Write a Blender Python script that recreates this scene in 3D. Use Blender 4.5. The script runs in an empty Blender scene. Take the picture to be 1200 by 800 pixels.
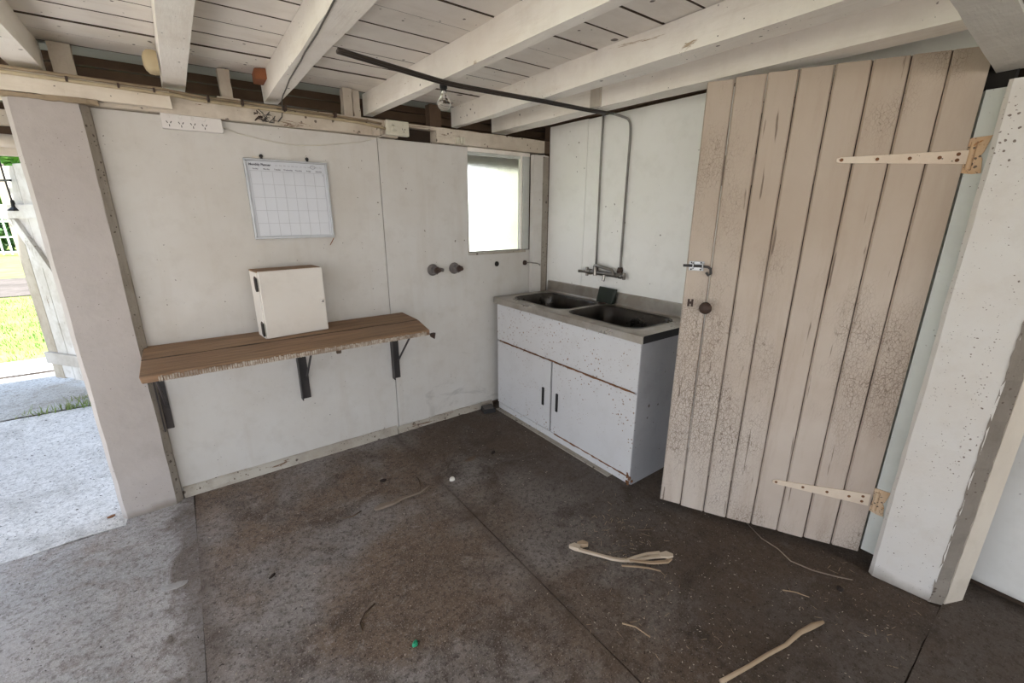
import bpy, bmesh, math, random
from mathutils import Vector, Matrix
random.seed(7)
S = bpy.context.scene
COL = S.collection
V = Vector

# ------------------------------------------------------------------ camera
cam_d = bpy.data.cameras.new('camera')
cam = bpy.data.objects.new('camera', cam_d)
COL.objects.link(cam)
r_ = V((0.8028083933, -0.5962287965, 0.0031473572))
u_ = V((0.1647510364, 0.2269004900, 0.9598819009))
f_ = V((0.5730234, 0.7700827, -0.2803869))
cam.matrix_world = Matrix(((r_.x, u_.x, -f_.x, 0), (r_.y, u_.y, -f_.y, 0), (r_.z, u_.z, -f_.z, 1.52), (0, 0, 0, 1)))
cam_d.sensor_width = 36
cam_d.lens = 512.29 / 1200 * 36
cam_d.clip_start = 0.02
cam_d.clip_end = 300
S.camera = cam

# ------------------------------------------------------------------ light
W = bpy.data.worlds.new('sky')
S.world = W
W.use_nodes = True
wn, wl = W.node_tree.nodes, W.node_tree.links
wn.clear()
w_tc = wn.new('ShaderNodeTexCoord')
w_sep = wn.new('ShaderNodeSeparateXYZ')
w_rmp = wn.new('ShaderNodeValToRGB')
w_bg = wn.new('ShaderNodeBackground')
w_out = wn.new('ShaderNodeOutputWorld')
wl.new(w_tc.outputs['Generated'], w_sep.inputs[0])
wl.new(w_sep.outputs['Z'], w_rmp.inputs[0])
wl.new(w_rmp.outputs[0], w_bg.inputs[0])
wl.new(w_bg.outputs[0], w_out.inputs[0])
w_rmp.color_ramp.elements[0].position = 0.0
w_rmp.color_ramp.elements[0].color = (0.95, 0.97, 1.0, 1)
w_rmp.color_ramp.elements[1].position = 0.9
w_rmp.color_ramp.elements[1].color = (0.50, 0.68, 1.0, 1)
w_bg.inputs[1].default_value = 1.9
sun_d = bpy.data.lights.new('sun', 'SUN')
sun_d.energy = 12.0
sun_d.angle = math.radians(2)
sun_d.color = (1.0, 0.965, 0.91)
sun = bpy.data.objects.new('sun', sun_d)
COL.objects.link(sun)
sun_from = V((-0.44, -0.24, 1.0))
sun.rotation_euler = sun_from.to_track_quat('Z', 'Y').to_euler()
S.view_settings.view_transform = 'Standard'
S.view_settings.look = 'None'
S.view_settings.gamma = 1
S.view_settings.exposure = 0.62
S.cycles.max_bounces = 10
S.cycles.diffuse_bounces = 6
S.cycles.sample_clamp_indirect = 6

# ------------------------------------------------------------------ materials
class NT:
    def __init__(s, name):
        s.m = bpy.data.materials.new(name)
        s.m.use_nodes = True
        s.n, s.l = s.m.node_tree.nodes, s.m.node_tree.links
        s.bsdf = s.n['Principled BSDF']
        g = s.n.new('ShaderNodeNewGeometry')
        s.pos = g.outputs['Position']
    def scaled(s, sc):
        mp = s.n.new('ShaderNodeMapping')
        s.l.new(s.pos, mp.inputs[0])
        mp.inputs['Scale'].default_value = sc
        return mp.outputs[0]
    def rotscaled(s, rz, sc):
        mp = s.n.new('ShaderNodeMapping')
        s.l.new(s.pos, mp.inputs[0])
        mp.inputs['Rotation'].default_value = (0, 0, rz)
        m2 = s.n.new('ShaderNodeMapping')
        s.l.new(mp.outputs[0], m2.inputs[0])
        m2.inputs['Scale'].default_value = sc
        return m2.outputs[0]
    def noise(s, scale, vec=None, detail=5, rough=0.6, dist=0.0):
        t = s.n.new('ShaderNodeTexNoise')
        t.inputs['Scale'].default_value = scale
        t.inputs['Detail'].default_value = detail
        t.inputs['Roughness'].default_value = rough
        t.inputs['Distortion'].default_value = dist
        s.l.new(vec or s.pos, t.inputs['Vector'])
        return t.outputs[0]
    def voro(s, scale, vec=None, feature='F1', rnd=1.0):
        t = s.n.new('ShaderNodeTexVoronoi')
        t.feature = feature
        t.inputs['Scale'].default_value = scale
        t.inputs['Randomness'].default_value = rnd
        s.l.new(vec or s.pos, t.inputs['Vector'])
        return t
    def ramp(s, src, p0, p1, v0=0.0, v1=1.0):
        t = s.n.new('ShaderNodeMapRange')
        s.l.new(src, t.inputs[0])
        t.inputs[1].default_value = p0
        t.inputs[2].default_value = p1
        t.inputs[3].default_value = v0
        t.inputs[4].default_value = v1
        return t.outputs[0]
    def math(s, op, a, b=None):
        t = s.n.new('ShaderNodeMath')
        t.operation = op
        for i, x in enumerate((a, b)):
            if x is None: continue
            if isinstance(x, (int, float)): t.inputs[i].default_value = x
            else: s.l.new(x, t.inputs[i])
        return t.outputs[0]
    def mix(s, fac, a, b):
        t = s.n.new('ShaderNodeMix')
        t.data_type = 'RGBA'
        for sock, x in ((t.inputs[0], fac), (t.inputs[6], a), (t.inputs[7], b)):
            if isinstance(x, (int, float)): sock.default_value = x
            elif isinstance(x, tuple): sock.default_value = (*x, 1)
            else: s.l.new(x, sock)
        return t.outputs[2]
    def axis(s, k):
        t = s.n.new('ShaderNodeSeparateXYZ')
        s.l.new(s.pos, t.inputs[0])
        return t.outputs[k]
    def bump(s, h, strength=0.3, dist=0.01):
        t = s.n.new('ShaderNodeBump')
        t.inputs['Strength'].default_value = strength
        t.inputs['Distance'].default_value = dist
        s.l.new(h, t.inputs['Height'])
        s.l.new(t.outputs[0], s.bsdf.inputs['Normal'])
    def done(s, col, rough=0.7, metal=0.0, spec=0.35):
        b = s.bsdf
        if isinstance(col, tuple): b.inputs['Base Color'].default_value = (*col, 1)
        else: s.l.new(col, b.inputs['Base Color'])
        if isinstance(rough, (int, float)): b.inputs['Roughness'].default_value = rough
        else: s.l.new(rough, b.inputs['Roughness'])
        b.inputs['Metallic'].default_value = metal
        b.inputs['Specular IOR Level'].default_value = spec
        return s.m

def plain(name, col, rough=0.6, metal=0.0, var=0.15):
    t = NT(name)
    n = t.noise(14, detail=4)
    c = t.mix(t.ramp(n, 0.35, 0.7), col, tuple(x * (1 - var) for x in col))
    return t.done(c, rough, metal)

def painted(name, col, stain, amount=0.35, specks=0.0, speck_scale=30, speck_col=(0.1, 0.075, 0.06), grain=None, chips=0.0,
            chip_col=(0.16, 0.09, 0.05), rough=0.6, bump=0.15, rz=0.0, floor_dirt=0.0, chip_scale=9.0, scuff=0.0):
    t = NT(name)
    n1 = t.noise(1.6, detail=7, rough=0.62)
    n2 = t.noise(9, detail=6, rough=0.65)
    c = t.mix(t.math('MULTIPLY', t.ramp(n1, 0.42, 0.72), amount), col, stain)
    c = t.mix(t.math('MULTIPLY', t.ramp(n2, 0.5, 0.75), amount * 0.6), c, tuple(x * 0.8 for x in stain))
    h = n2
    if grain:
        g = t.noise(6, t.rotscaled(rz, grain), detail=6, rough=0.7)
        c = t.mix(t.math('MULTIPLY', t.ramp(g, 0.52, 0.75), 0.35), c, stain)
        h = t.math('ADD', h, g)
    if chips:
        ch = t.noise(chip_scale, t.rotscaled(rz, grain) if grain else None, detail=9, rough=0.75, dist=0.8)
        c = t.mix(t.ramp(ch, 0.76 - chips, 0.775 - chips), c, chip_col)
        h = t.math('SUBTRACT', h, t.ramp(ch, 0.76 - chips, 0.775 - chips))
    if specks:
        wob = t.n.new('ShaderNodeTexNoise')
        wob.inputs['Scale'].default_value = speck_scale * 1.2
        wob.inputs['Detail'].default_value = 3
        t.l.new(t.pos, wob.inputs['Vector'])
        ad = t.n.new('ShaderNodeVectorMath')
        ad.operation = 'MULTIPLY_ADD'
        t.l.new(wob.outputs['Color'], ad.inputs[0])
        ad.inputs[1].default_value = (0.5 / speck_scale,) * 3
        t.l.new(t.pos, ad.inputs[2])
        for k, sc in enumerate((speck_scale, speck_scale * 2.1)):
            v = t.voro(sc, ad.outputs[0])
            keep = t.noise(2.6 + k, detail=3)
            rnd = t.n.new('ShaderNodeSeparateColor')
            t.l.new(v.outputs['Color'], rnd.inputs[0])
            thr = t.math('MULTIPLY', t.ramp(keep, 0.32, 0.60), t.ramp(rnd.outputs[0], 0.55, 1.0))
            d = t.math('SUBTRACT', v.outputs['Distance'], t.math('MULTIPLY', thr, specks))
            c = t.mix(t.ramp(d, 0.0, -0.05, 0.0, 0.9), c, speck_col)
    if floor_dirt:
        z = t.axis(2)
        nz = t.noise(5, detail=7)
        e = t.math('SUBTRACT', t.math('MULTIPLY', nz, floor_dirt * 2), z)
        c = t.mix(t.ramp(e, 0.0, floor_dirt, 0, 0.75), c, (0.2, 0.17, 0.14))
    if scuff:
        sm = t.noise(3.2, t.scaled((1, 1, 2.2)), detail=9, rough=0.72, dist=1.0)
        low = t.ramp(t.axis(2), 0.1, 0.75, 0.09, -0.05)
        corner = t.ramp(t.axis(0), 0.9, 1.5)
        c = t.mix(t.math('MULTIPLY', t.math('MULTIPLY', t.ramp(t.math('ADD', sm, low), 0.60, 0.72), corner), scuff), c, (0.28, 0.27, 0.25))
        st = t.noise(4.0, t.scaled((3.0, 3.0, 0.25)), detail=5, rough=0.6)
        c = t.mix(t.math('MULTIPLY', t.ramp(st, 0.52, 0.75), 0.3), c, stain)
    t.bump(h, bump, 0.01)
    return t.done(c, rough)

M = {}
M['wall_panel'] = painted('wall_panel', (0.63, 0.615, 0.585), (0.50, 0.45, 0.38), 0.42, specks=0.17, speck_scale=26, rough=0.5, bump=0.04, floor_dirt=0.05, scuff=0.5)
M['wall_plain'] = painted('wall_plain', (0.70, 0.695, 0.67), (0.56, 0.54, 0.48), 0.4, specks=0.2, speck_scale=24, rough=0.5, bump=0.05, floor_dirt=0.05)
M['sink_wall'] = painted('sink_wall', (0.90, 0.90, 0.87), (0.80, 0.79, 0.72), 0.4, specks=0.14, speck_scale=22, rough=0.5, bump=0.04)
M['timber_white'] = painted('timber_white', (0.91, 0.875, 0.81), (0.66, 0.57, 0.47), 0.35, specks=0.2, speck_scale=24, grain=(3, 0.35, 3), chips=0.125, chip_scale=2.6, chip_col=(0.46, 0.36, 0.25), rough=0.6, bump=0.3)
M['plate_white'] = painted('plate_white', (0.68, 0.62, 0.53), (0.36, 0.28, 0.20), 0.75, specks=0.4, speck_scale=20, grain=(0.35, 3, 3), chips=0.14, chip_scale=8, rough=0.65, bump=0.4)
M['board_white'] = painted('board_white', (0.77, 0.71, 0.61), (0.52, 0.42, 0.31), 0.6, specks=0.35, speck_scale=20, grain=(0.35, 3, 3), chips=0.09, chip_scale=8, rough=0.6, bump=0.3)
M['ceiling_board'] = painted('ceiling_board', (0.84, 0.80, 0.74), (0.62, 0.55, 0.46), 0.4, specks=0.25, speck_scale=14, grain=(0.4, 3, 3), chips=0.10, chip_scale=6, rough=0.65, bump=0.2)
M['ceiling_green'] = painted('ceiling_green', (0.42, 0.46, 0.41), (0.38, 0.34, 0.28), 0.5, grain=(0.4, 3, 3), chips=0.12, rough=0.65, bump=0.2)
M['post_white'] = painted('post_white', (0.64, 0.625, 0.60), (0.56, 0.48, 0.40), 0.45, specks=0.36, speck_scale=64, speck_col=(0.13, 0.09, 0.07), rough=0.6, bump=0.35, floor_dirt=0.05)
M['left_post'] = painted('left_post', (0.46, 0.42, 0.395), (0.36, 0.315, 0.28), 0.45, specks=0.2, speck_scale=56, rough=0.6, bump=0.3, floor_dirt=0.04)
M['post_grey'] = painted('post_grey', (0.40, 0.365, 0.315), (0.24, 0.20, 0.16), 0.7, specks=0.5, speck_scale=40, grain=(3, 3, 0.4), chips=0.12, rough=0.8, bump=0.6)
M['post_dark'] = painted('post_dark', (0.27, 0.24, 0.205), (0.14, 0.115, 0.09), 0.8, specks=0.5, speck_scale=40, grain=(3, 3, 0.4), chips=0.09, chip_col=(0.40, 0.37, 0.33), rough=0.85, bump=0.7)
M['jamb'] = painted('jamb', (0.58, 0.60, 0.57), (0.48, 0.48, 0.43), 0.45, specks=0.2, speck_scale=44, rough=0.55, bump=0.2)
M['cover_cream'] = painted('cover_cream', (0.68, 0.62, 0.53), (0.45, 0.38, 0.30), 0.5, specks=0.1, speck_scale=22, rough=0.6, bump=0.3)
M['bearer'] = painted('bearer', (0.62, 0.60, 0.55), (0.45, 0.42, 0.37), 0.5, specks=0.08, speck_scale=16, grain=(0.35, 3, 3), rough=0.65, bump=0.4)
M['base_board'] = painted('base_board', (0.47, 0.44, 0.38), (0.22, 0.17, 0.125), 0.8, specks=0.5, speck_scale=40, grain=(0.4, 3, 3), chips=0.16, chip_scale=7, rough=0.7, bump=0.3)
M['enamel'] = painted('enamel', (0.60, 0.60, 0.61), (0.52, 0.50, 0.48), 0.35, specks=0.36, speck_scale=48, speck_col=(0.25, 0.16, 0.11), rough=0.35, bump=0.03)
M['enamel_shaded'] = painted('enamel_shaded', (0.36, 0.36, 0.375), (0.27, 0.27, 0.27), 0.6, specks=0.3, speck_scale=22, rough=0.45, bump=0.03)  # shade on the cabinet's side is put into this darker grey
M['box_white'] = painted('box_white', (0.78, 0.745, 0.69), (0.62, 0.56, 0.48), 0.35, specks=0.05, speck_scale=18, rough=0.5, bump=0.1)
M['raw_timber'] = painted('raw_timber', (0.125, 0.08, 0.052), (0.06, 0.038, 0.026), 0.7, grain=(0.3, 3, 5), rough=0.85, bump=0.5)
M['board_edge'] = plain('board_edge', (0.105, 0.075, 0.055), 0.85, 0, 0.4)
M['dark_timber'] = painted('dark_timber', (0.055, 0.036, 0.024), (0.025, 0.017, 0.012), 0.7, grain=(0.3, 3, 5), rough=0.9, bump=0.4)
M['stub'] = painted('stub', (0.60, 0.55, 0.47), (0.3, 0.22, 0.15), 0.6, specks=0.2, speck_scale=24, grain=(3, 3, 0.5), chips=0.12, rough=0.7, bump=0.4)
M['orange_wood'] = painted('orange_wood', (0.34, 0.13, 0.055), (0.2, 0.07, 0.03), 0.6, grain=(3, 1, 3), rough=0.75, bump=0.3)
M['black'] = plain('black', (0.018, 0.017, 0.017), 0.55)
M['black_steel'] = painted('black_steel', (0.045, 0.043, 0.045), (0.09, 0.06, 0.045), 0.5, rough=0.5, bump=0.2)
M['iron_brown'] = painted('iron_brown', (0.045, 0.028, 0.022), (0.09, 0.045, 0.028), 0.5, rough=0.6, bump=0.3)
M['aluminium'] = plain('aluminium', (0.40, 0.41, 0.42), 0.38, 0.9)
M['chrome'] = plain('chrome', (0.42, 0.40, 0.37), 0.28, 1.0, 0.4)
M['dull_metal'] = plain('dull_metal', (0.28, 0.26, 0.235), 0.42, 0.9, 0.45)
M['dull_dark'] = painted('dull_dark', (0.17, 0.155, 0.15), (0.06, 0.05, 0.045), 0.9, specks=0.4, speck_scale=120, rough=0.5, bump=0.5)
M['pipe'] = painted('pipe', (0.30, 0.29, 0.27), (0.12, 0.10, 0.085), 0.8, rough=0.5, bump=0.15)
M['pipe_dark'] = painted('pipe_dark', (0.028, 0.023, 0.02), (0.06, 0.042, 0.03), 0.6, rough=0.5, bump=0.2)
M['rust'] = painted('rust', (0.21, 0.095, 0.045), (0.10, 0.045, 0.022), 0.8, specks=0.4, speck_scale=80, rough=0.85, bump=0.6)
M['rusty_cream'] = painted('rusty_cream', (0.68, 0.58, 0.44), (0.50, 0.25, 0.09), 0.9, specks=0.5, speck_scale=90, rough=0.7, bump=0.4, chips=0.15, chip_scale=44, chip_col=(0.40, 0.17, 0.04))
M['strap_cream'] = painted('strap_cream', (0.70, 0.61, 0.50), (0.45, 0.30, 0.19), 0.5, specks=0.2, speck_scale=70, rough=0.55, bump=0.3, chips=0.08, chip_scale=24)
M['plastic_white'] = plain('plastic_white', (0.74, 0.71, 0.68), 0.35, 0, 0.05)
M['plastic_cream'] = plain('plastic_cream', (0.66, 0.63, 0.52), 0.35, 0, 0.1)
M['porcelain'] = painted('porcelain', (0.52, 0.43, 0.27), (0.36, 0.25, 0.13), 0.7, rough=0.35, bump=0.05)
M['cable_cream'] = painted('cable_cream', (0.52, 0.44, 0.29), (0.24, 0.17, 0.10), 0.7, rough=0.55, bump=0.1)
M['cable_dirty'] = painted('cable_dirty', (0.36, 0.28, 0.18), (0.12, 0.08, 0.05), 0.8, rough=0.6, bump=0.1)
M['cable_white'] = plain('cable_white', (0.66, 0.62, 0.54), 0.5)
M['wire_grey'] = plain('wire_grey', (0.10, 0.09, 0.08), 0.55)
M['board_print'] = plain('board_print', (0.62, 0.64, 0.68), 0.18, 0, 0.03)
M['ink'] = plain('ink', (0.10, 0.10, 0.12), 0.6)
M['ink_grey'] = plain('ink_grey', (0.40, 0.41, 0.44), 0.6)
M['dark_green'] = plain('dark_green', (0.018, 0.025, 0.017), 0.45)
M['green_plastic'] = plain('green_plastic', (0.02, 0.30, 0.15), 0.4)
M['straw'] = painted('straw', (0.44, 0.33, 0.22), (0.26, 0.17, 0.10), 0.6, rough=0.75, bump=0.2)
M['pale_dry'] = painted('pale_dry', (0.58, 0.49, 0.38), (0.4, 0.3, 0.2), 0.5, rough=0.75, bump=0.2)
M['twig'] = painted('twig', (0.12, 0.085, 0.06), (0.05, 0.035, 0.025), 0.6, rough=0.85, bump=0.3)
M['twig_pale'] = painted('twig_pale', (0.30, 0.24, 0.19), (0.11, 0.08, 0.06), 0.8, rough=0.85, bump=0.3)
M['bark_grey'] = painted('bark_grey', (0.34, 0.33, 0.32), (0.16, 0.11, 0.08), 0.8, specks=0.4, speck_scale=60, rough=0.8, bump=0.4)
M['shell'] = plain('shell', (0.78, 0.76, 0.70), 0.5)
M['debris_pale'] = plain('debris_pale', (0.5, 0.43, 0.34), 0.8)
M['debris_dark'] = plain('debris_dark', (0.035, 0.025, 0.02), 0.9)
M['grass'] = painted('grass', (0.19, 0.33, 0.055), (0.36, 0.36, 0.12), 0.8, rough=0.8, bump=0.1)
M['blade'] = painted('blade', (0.16, 0.26, 0.07), (0.36, 0.33, 0.14), 0.8, rough=0.7, bump=0.0)
M['leaf'] = painted('leaf', (0.10, 0.26, 0.04), (0.22, 0.36, 0.07), 0.9, rough=0.6, bump=0.0)
M['leaf_dark'] = painted('leaf_dark', (0.05, 0.12, 0.03), (0.09, 0.17, 0.05), 0.9, rough=0.6, bump=0.0)
M['litter'] = painted('litter', (0.13, 0.11, 0.095), (0.06, 0.05, 0.04), 0.9, specks=0.5, speck_scale=20, rough=0.9, bump=0.5)
M['gate_paint'] = painted('gate_paint', (0.72, 0.71, 0.68), (0.40, 0.35, 0.27), 0.8, grain=(2, 2, 0.3), chips=0.14, chip_col=(0.24, 0.18, 0.12), rough=0.75, bump=0.3)
M['gate_bare'] = painted('gate_bare', (0.50, 0.45, 0.37), (0.26, 0.20, 0.13), 0.8, grain=(2, 2, 0.3), chips=0.16, chip_col=(0.2, 0.14, 0.09), rough=0.8, bump=0.3)
M['gate_ledge'] = painted('gate_ledge', (0.55, 0.52, 0.47), (0.3, 0.25, 0.19), 0.8, grain=(1, 1, 2), chips=0.1, rough=0.8, bump=0.3)
M['fence_white'] = plain('fence_white', (0.75, 0.77, 0.8), 0.4)
M['fence_blue'] = plain('fence_blue', (0.035, 0.045, 0.08), 0.6)
M['outer_wall'] = painted('outer_wall', (0.74, 0.77, 0.60), (0.62, 0.64, 0.48), 0.5, rough=0.6, bump=0.1)
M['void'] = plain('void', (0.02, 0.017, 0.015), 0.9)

def concrete(name, c1, c2, c3, bright_spots, rough=0.85, seed=0.0, patch=(0.45, 0.6), pale=0.45, joints=(), darkening=None):
    t = NT(name)
    mp = t.n.new('ShaderNodeMapping')
    t.l.new(t.pos, mp.inputs[0])
    mp.inputs['Location'].default_value = (seed, seed * 0.7, 0)
    p = mp.outputs[0]
    n1 = t.noise(1.5, p, detail=8, rough=0.6, dist=0.35)
    n2 = t.noise(2.6, p, detail=10, rough=0.72, dist=1.0)
    n3 = t.noise(46, p, detail=6, rough=0.75)
    n4 = t.noise(150, p, detail=3, rough=0.7)
    n8 = t.noise(19, p, detail=8, rough=0.8)
    n5 = t.noise(0.9, p, detail=6, rough=0.55)
    c = t.mix(t.ramp(n1, patch[0], patch[1]), c1, c2)
    c = t.mix(t.math('MULTIPLY', t.ramp(n2, 0.50, 0.63), 0.8), c, c3)
    c = t.mix(t.math('MULTIPLY', t.ramp(n5, 0.5, 0.66), pale), c, tuple(min(1, x * 1.6) for x in c1))
    n6 = t.noise(7.5, p, detail=9, rough=0.78, dist=0.5)
    c = t.mix(t.math('MULTIPLY', t.ramp(n6, 0.56, 0.70), 0.55), c, tuple(min(1, x * 1.5) for x in c1))
    c = t.mix(t.math('MULTIPLY', t.ramp(n6, 0.46, 0.34), 0.5), c, c3)
    c = t.mix(t.math('MULTIPLY', t.ramp(n8, 0.53, 0.62), 0.5), c, tuple(x * 0.6 for x in c3))
    c = t.mix(t.math('MULTIPLY', t.ramp(n8, 0.45, 0.36), 0.45), c, tuple(min(1, x * 1.5) for x in c1))
    c = t.mix(t.math('MULTIPLY', t.ramp(n3, 0.50, 0.62), 0.65), c, tuple(x * 0.5 for x in c3))
    c = t.mix(t.math('MULTIPLY', t.ramp(n4, 0.57, 0.66), 0.6), c, tuple(min(1, x * 1.9) for x in c1))
    for jx, wd in joints:
        dx = t.math('ABSOLUTE', t.math('SUBTRACT', t.axis(0), jx))
        dx = t.math('SUBTRACT', dx, t.math('MULTIPLY', t.ramp(n2, 0.35, 0.65), wd))
        c = t.mix(t.ramp(dx, 0.05, -0.02, 0, 0.6), c, (0.085, 0.06, 0.043))
    if darkening:       # slab colour goes darker with rising x, edge broken by noise
        gm = t.ramp(t.math('ADD', t.axis(0), t.math('MULTIPLY', t.math('SUBTRACT', n1, 0.5), 1.2)), darkening[0], darkening[1], 0.0, darkening[2])
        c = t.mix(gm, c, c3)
    v = t.voro(bright_spots, p)
    sp = t.n.new('ShaderNodeSeparateColor')
    t.l.new(v.outputs['Color'], sp.inputs[0])
    on = t.math('MULTIPLY', t.math('LESS_THAN', v.outputs['Distance'], 0.13), t.math('GREATER_THAN', sp.outputs[0], 0.8))
    c = t.mix(t.math('MULTIPLY', on, 0.8), c, (0.42, 0.37, 0.31))
    on2 = t.math('MULTIPLY', t.math('LESS_THAN', v.outputs['Distance'], 0.2), t.math('GREATER_THAN', sp.outputs[1], 0.8))
    c = t.mix(t.math('MULTIPLY', on2, 0.8), c, tuple(x * 0.3 for x in c3))
    t.bump(t.math('ADD', t.math('MULTIPLY', n3, 0.6), t.math('ADD', n2, t.math('MULTIPLY', n4, 0.3))), 0.5, 0.014)
    return t.done(c, rough, 0, 0.25)
M['slab_grey'] = concrete('slab_grey', (0.35, 0.335, 0.325), (0.43, 0.40, 0.38), (0.22, 0.175, 0.145), 90, 0.75, 1.3, joints=((-.17, .14),))
M['slab_brown'] = concrete('slab_brown', (0.25, 0.225, 0.208), (0.18, 0.13, 0.094), (0.085, 0.062, 0.046), 90, 0.8, 4.2, patch=(0.42, 0.56), joints=((-.17, .06), (1.007, .03)), darkening=(0.6, 1.6, 0.6))
M['slab_dark'] = concrete('slab_dark', (0.25, 0.225, 0.208), (0.18, 0.13, 0.094), (0.062, 0.046, 0.035), 90, 0.8, 4.2, patch=(0.42, 0.56), pale=0.3, joints=((1.007, .03),), darkening=(0.8, 1.5, 0.72))
M['slab_outer'] = concrete('slab_outer', (0.58, 0.56, 0.54), (0.63, 0.61, 0.585), (0.40, 0.38, 0.355), 60, 0.8, 2.2, pale=0.2)
M['slab_yard'] = concrete('slab_yard', (0.42, 0.41, 0.39), (0.48, 0.47, 0.45), (0.30, 0.27, 0.23), 30, 0.8, 6.2, pale=0.2)
M['path'] = concrete('path', (0.62, 0.61, 0.59), (0.66, 0.65, 0.63), (0.5, 0.48, 0.45), 30, 0.8, 7.2, pale=0.1)
M['sand'] = concrete('sand', (0.58, 0.52, 0.43), (0.60, 0.54, 0.46), (0.46, 0.40, 0.32), 20, 0.9, 8.3, pale=0.1)
M['dirt'] = concrete('dirt', (0.055, 0.042, 0.033), (0.045, 0.034, 0.026), (0.025, 0.019, 0.015), 60, 0.95, 3.3, pale=0.1)

def door_mat():
    t = NT('door_paint')
    rz = math.radians(61.8)
    lg = t.rotscaled(rz, (1, 1, 0.55))
    n1 = t.noise(1.4, detail=6)
    n2 = t.noise(5, t.rotscaled(rz, (3, 3, 0.4)), detail=7, rough=0.7)
    c = t.mix(t.ramp(n1, 0.4, 0.65), (0.53, 0.465, 0.405), (0.45, 0.375, 0.315))
    c = t.mix(t.math('MULTIPLY', t.ramp(n2, 0.5, 0.7), 0.35), c, (0.34, 0.255, 0.19))
    z = t.axis(2)
    # paint below the knob weathered paler, upper part browner
    c = t.mix(t.math('MULTIPLY', t.ramp(t.math('ADD', z, t.math('MULTIPLY', n1, 0.8)), 1.0, 1.9), 0.55), c, (0.40, 0.315, 0.235))
    wob = t.n.new('ShaderNodeTexNoise')
    wob.inputs['Scale'].default_value = 24
    t.l.new(lg, wob.inputs['Vector'])
    add = t.n.new('ShaderNodeVectorMath')
    add.operation = 'MULTIPLY_ADD'
    t.l.new(wob.outputs['Color'], add.inputs[0])
    add.inputs[1].default_value = (0.018, 0.018, 0.018)
    t.l.new(lg, add.inputs[2])
    v1 = t.voro(105, add.outputs[0], 'DISTANCE_TO_EDGE')
    v2 = t.voro(52, add.outputs[0], 'DISTANCE_TO_EDGE')
    k = t.noise(2.3, t.scaled((1, 1, 0.7)), detail=4)
    lowz = t.math('ADD', t.ramp(z, 0.2, 1.8, 0.06, -0.05), t.ramp(t.axis(1), 0.4, 1.1, -0.07, 0.045))
    k = t.math('ADD', k, lowz)
    w1 = t.ramp(k, 0.38, 0.70, 0.0, 0.085)
    w2 = t.ramp(k, 0.42, 0.70, 0.0, 0.055)
    cr = t.math('MAXIMUM', t.ramp(t.math('SUBTRACT', v1.outputs[0], w1), -0.005, -0.03), t.ramp(t.math('SUBTRACT', v2.outputs[0], w2), -0.005, -0.02))
    c = t.mix(t.math('MULTIPLY', cr, 0.72), c, (0.15, 0.105, 0.075))
    # long grain splits
    g = t.noise(9, t.rotscaled(rz, (6, 6, 0.35)), detail=4, rough=0.5)
    c = t.mix(t.ramp(g, 0.68, 0.71, 0, 0.7), c, (0.10, 0.07, 0.05))
    t.bump(t.math('SUBTRACT', t.math('MULTIPLY', n2, 0.5), cr), 0.5, 0.006)
    return t.done(c, 0.65, 0, 0.25)
M['door'] = door_mat()

def bench_mat():
    t = NT('bench_wood')
    g = t.noise(5, t.scaled((0.5, 7, 7)), detail=8, rough=0.7, dist=0.5)
    g2 = t.noise(22, t.scaled((0.25, 5, 5)), detail=5, rough=0.6)
    n = t.noise(2.2, detail=5)
    c = t.mix(t.ramp(g, 0.35, 0.68), (0.34, 0.21, 0.125), (0.18, 0.11, 0.066))
    c = t.mix(t.math('MULTIPLY', t.ramp(g2, 0.55, 0.72), 0.7), c, (0.055, 0.035, 0.024))
    c = t.mix(t.math('MULTIPLY', t.ramp(n, 0.45, 0.7), 0.45), c, (0.28, 0.2, 0.13))
    t.bump(t.math('ADD', g, g2), 0.4, 0.006)
    return t.done(c, 0.7, 0, 0.3)
M['bench'] = bench_mat()

def fringe_mat():
    t = NT('bench_fringe')
    n = t.noise(3, detail=5)
    n2 = t.noise(60, detail=3)
    c = t.mix(t.ramp(n2, 0.4, 0.65), (0.60, 0.54, 0.46), (0.30, 0.23, 0.17))
    c = t.mix(t.math('MULTIPLY', t.ramp(n, 0.5, 0.62), 0.7), c, (0.22, 0.15, 0.10))
    return t.done(c, 0.75)
M['fringe'] = fringe_mat()

def steel_mat(name, col, dirt, rough):
    t = NT(name)
    n = t.noise(4, detail=7, rough=0.65)
    n2 = t.noise(3, t.scaled((12, 0.6, 3)), detail=5)
    c = t.mix(t.math('MULTIPLY', t.ramp(n, 0.38, 0.66), 0.8), col, dirt)
    r = t.ramp(n, 0.35, 0.65, rough, rough + 0.3)
    return t.done(c, r, 0.9)
M['steel_top'] = steel_mat('steel_top', (0.50, 0.475, 0.44), (0.34, 0.295, 0.245), 0.26)
M['steel_bowl'] = steel_mat('steel_bowl', (0.085, 0.078, 0.07), (0.04, 0.032, 0.026), 0.2)

def glass_mat():
    t = NT('obscure_glass')
    b = t.bsdf
    n = t.noise(60, detail=4)
    v = t.voro(120)
    t.bump(t.math('ADD', n, v.outputs['Distance']), 0.25, 0.004)
    b.inputs['Transmission Weight'].default_value = 1.0
    b.inputs['IOR'].default_value = 1.25
    dirt = t.noise(3.5, detail=7)
    c = t.mix(t.ramp(dirt, 0.5, 0.75), (0.97, 0.985, 0.97), (0.78, 0.80, 0.76))
    return t.done(c, 0.28)
M['obscure'] = glass_mat()
def clear_glass():
    t = NT('bulb_glass')
    t.bsdf.inputs['Transmission Weight'].default_value = 1.0
    t.bsdf.inputs['IOR'].default_value = 1.25
    return t.done((0.95, 0.95, 0.93), 0.03)
M['bulb'] = clear_glass()

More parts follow.
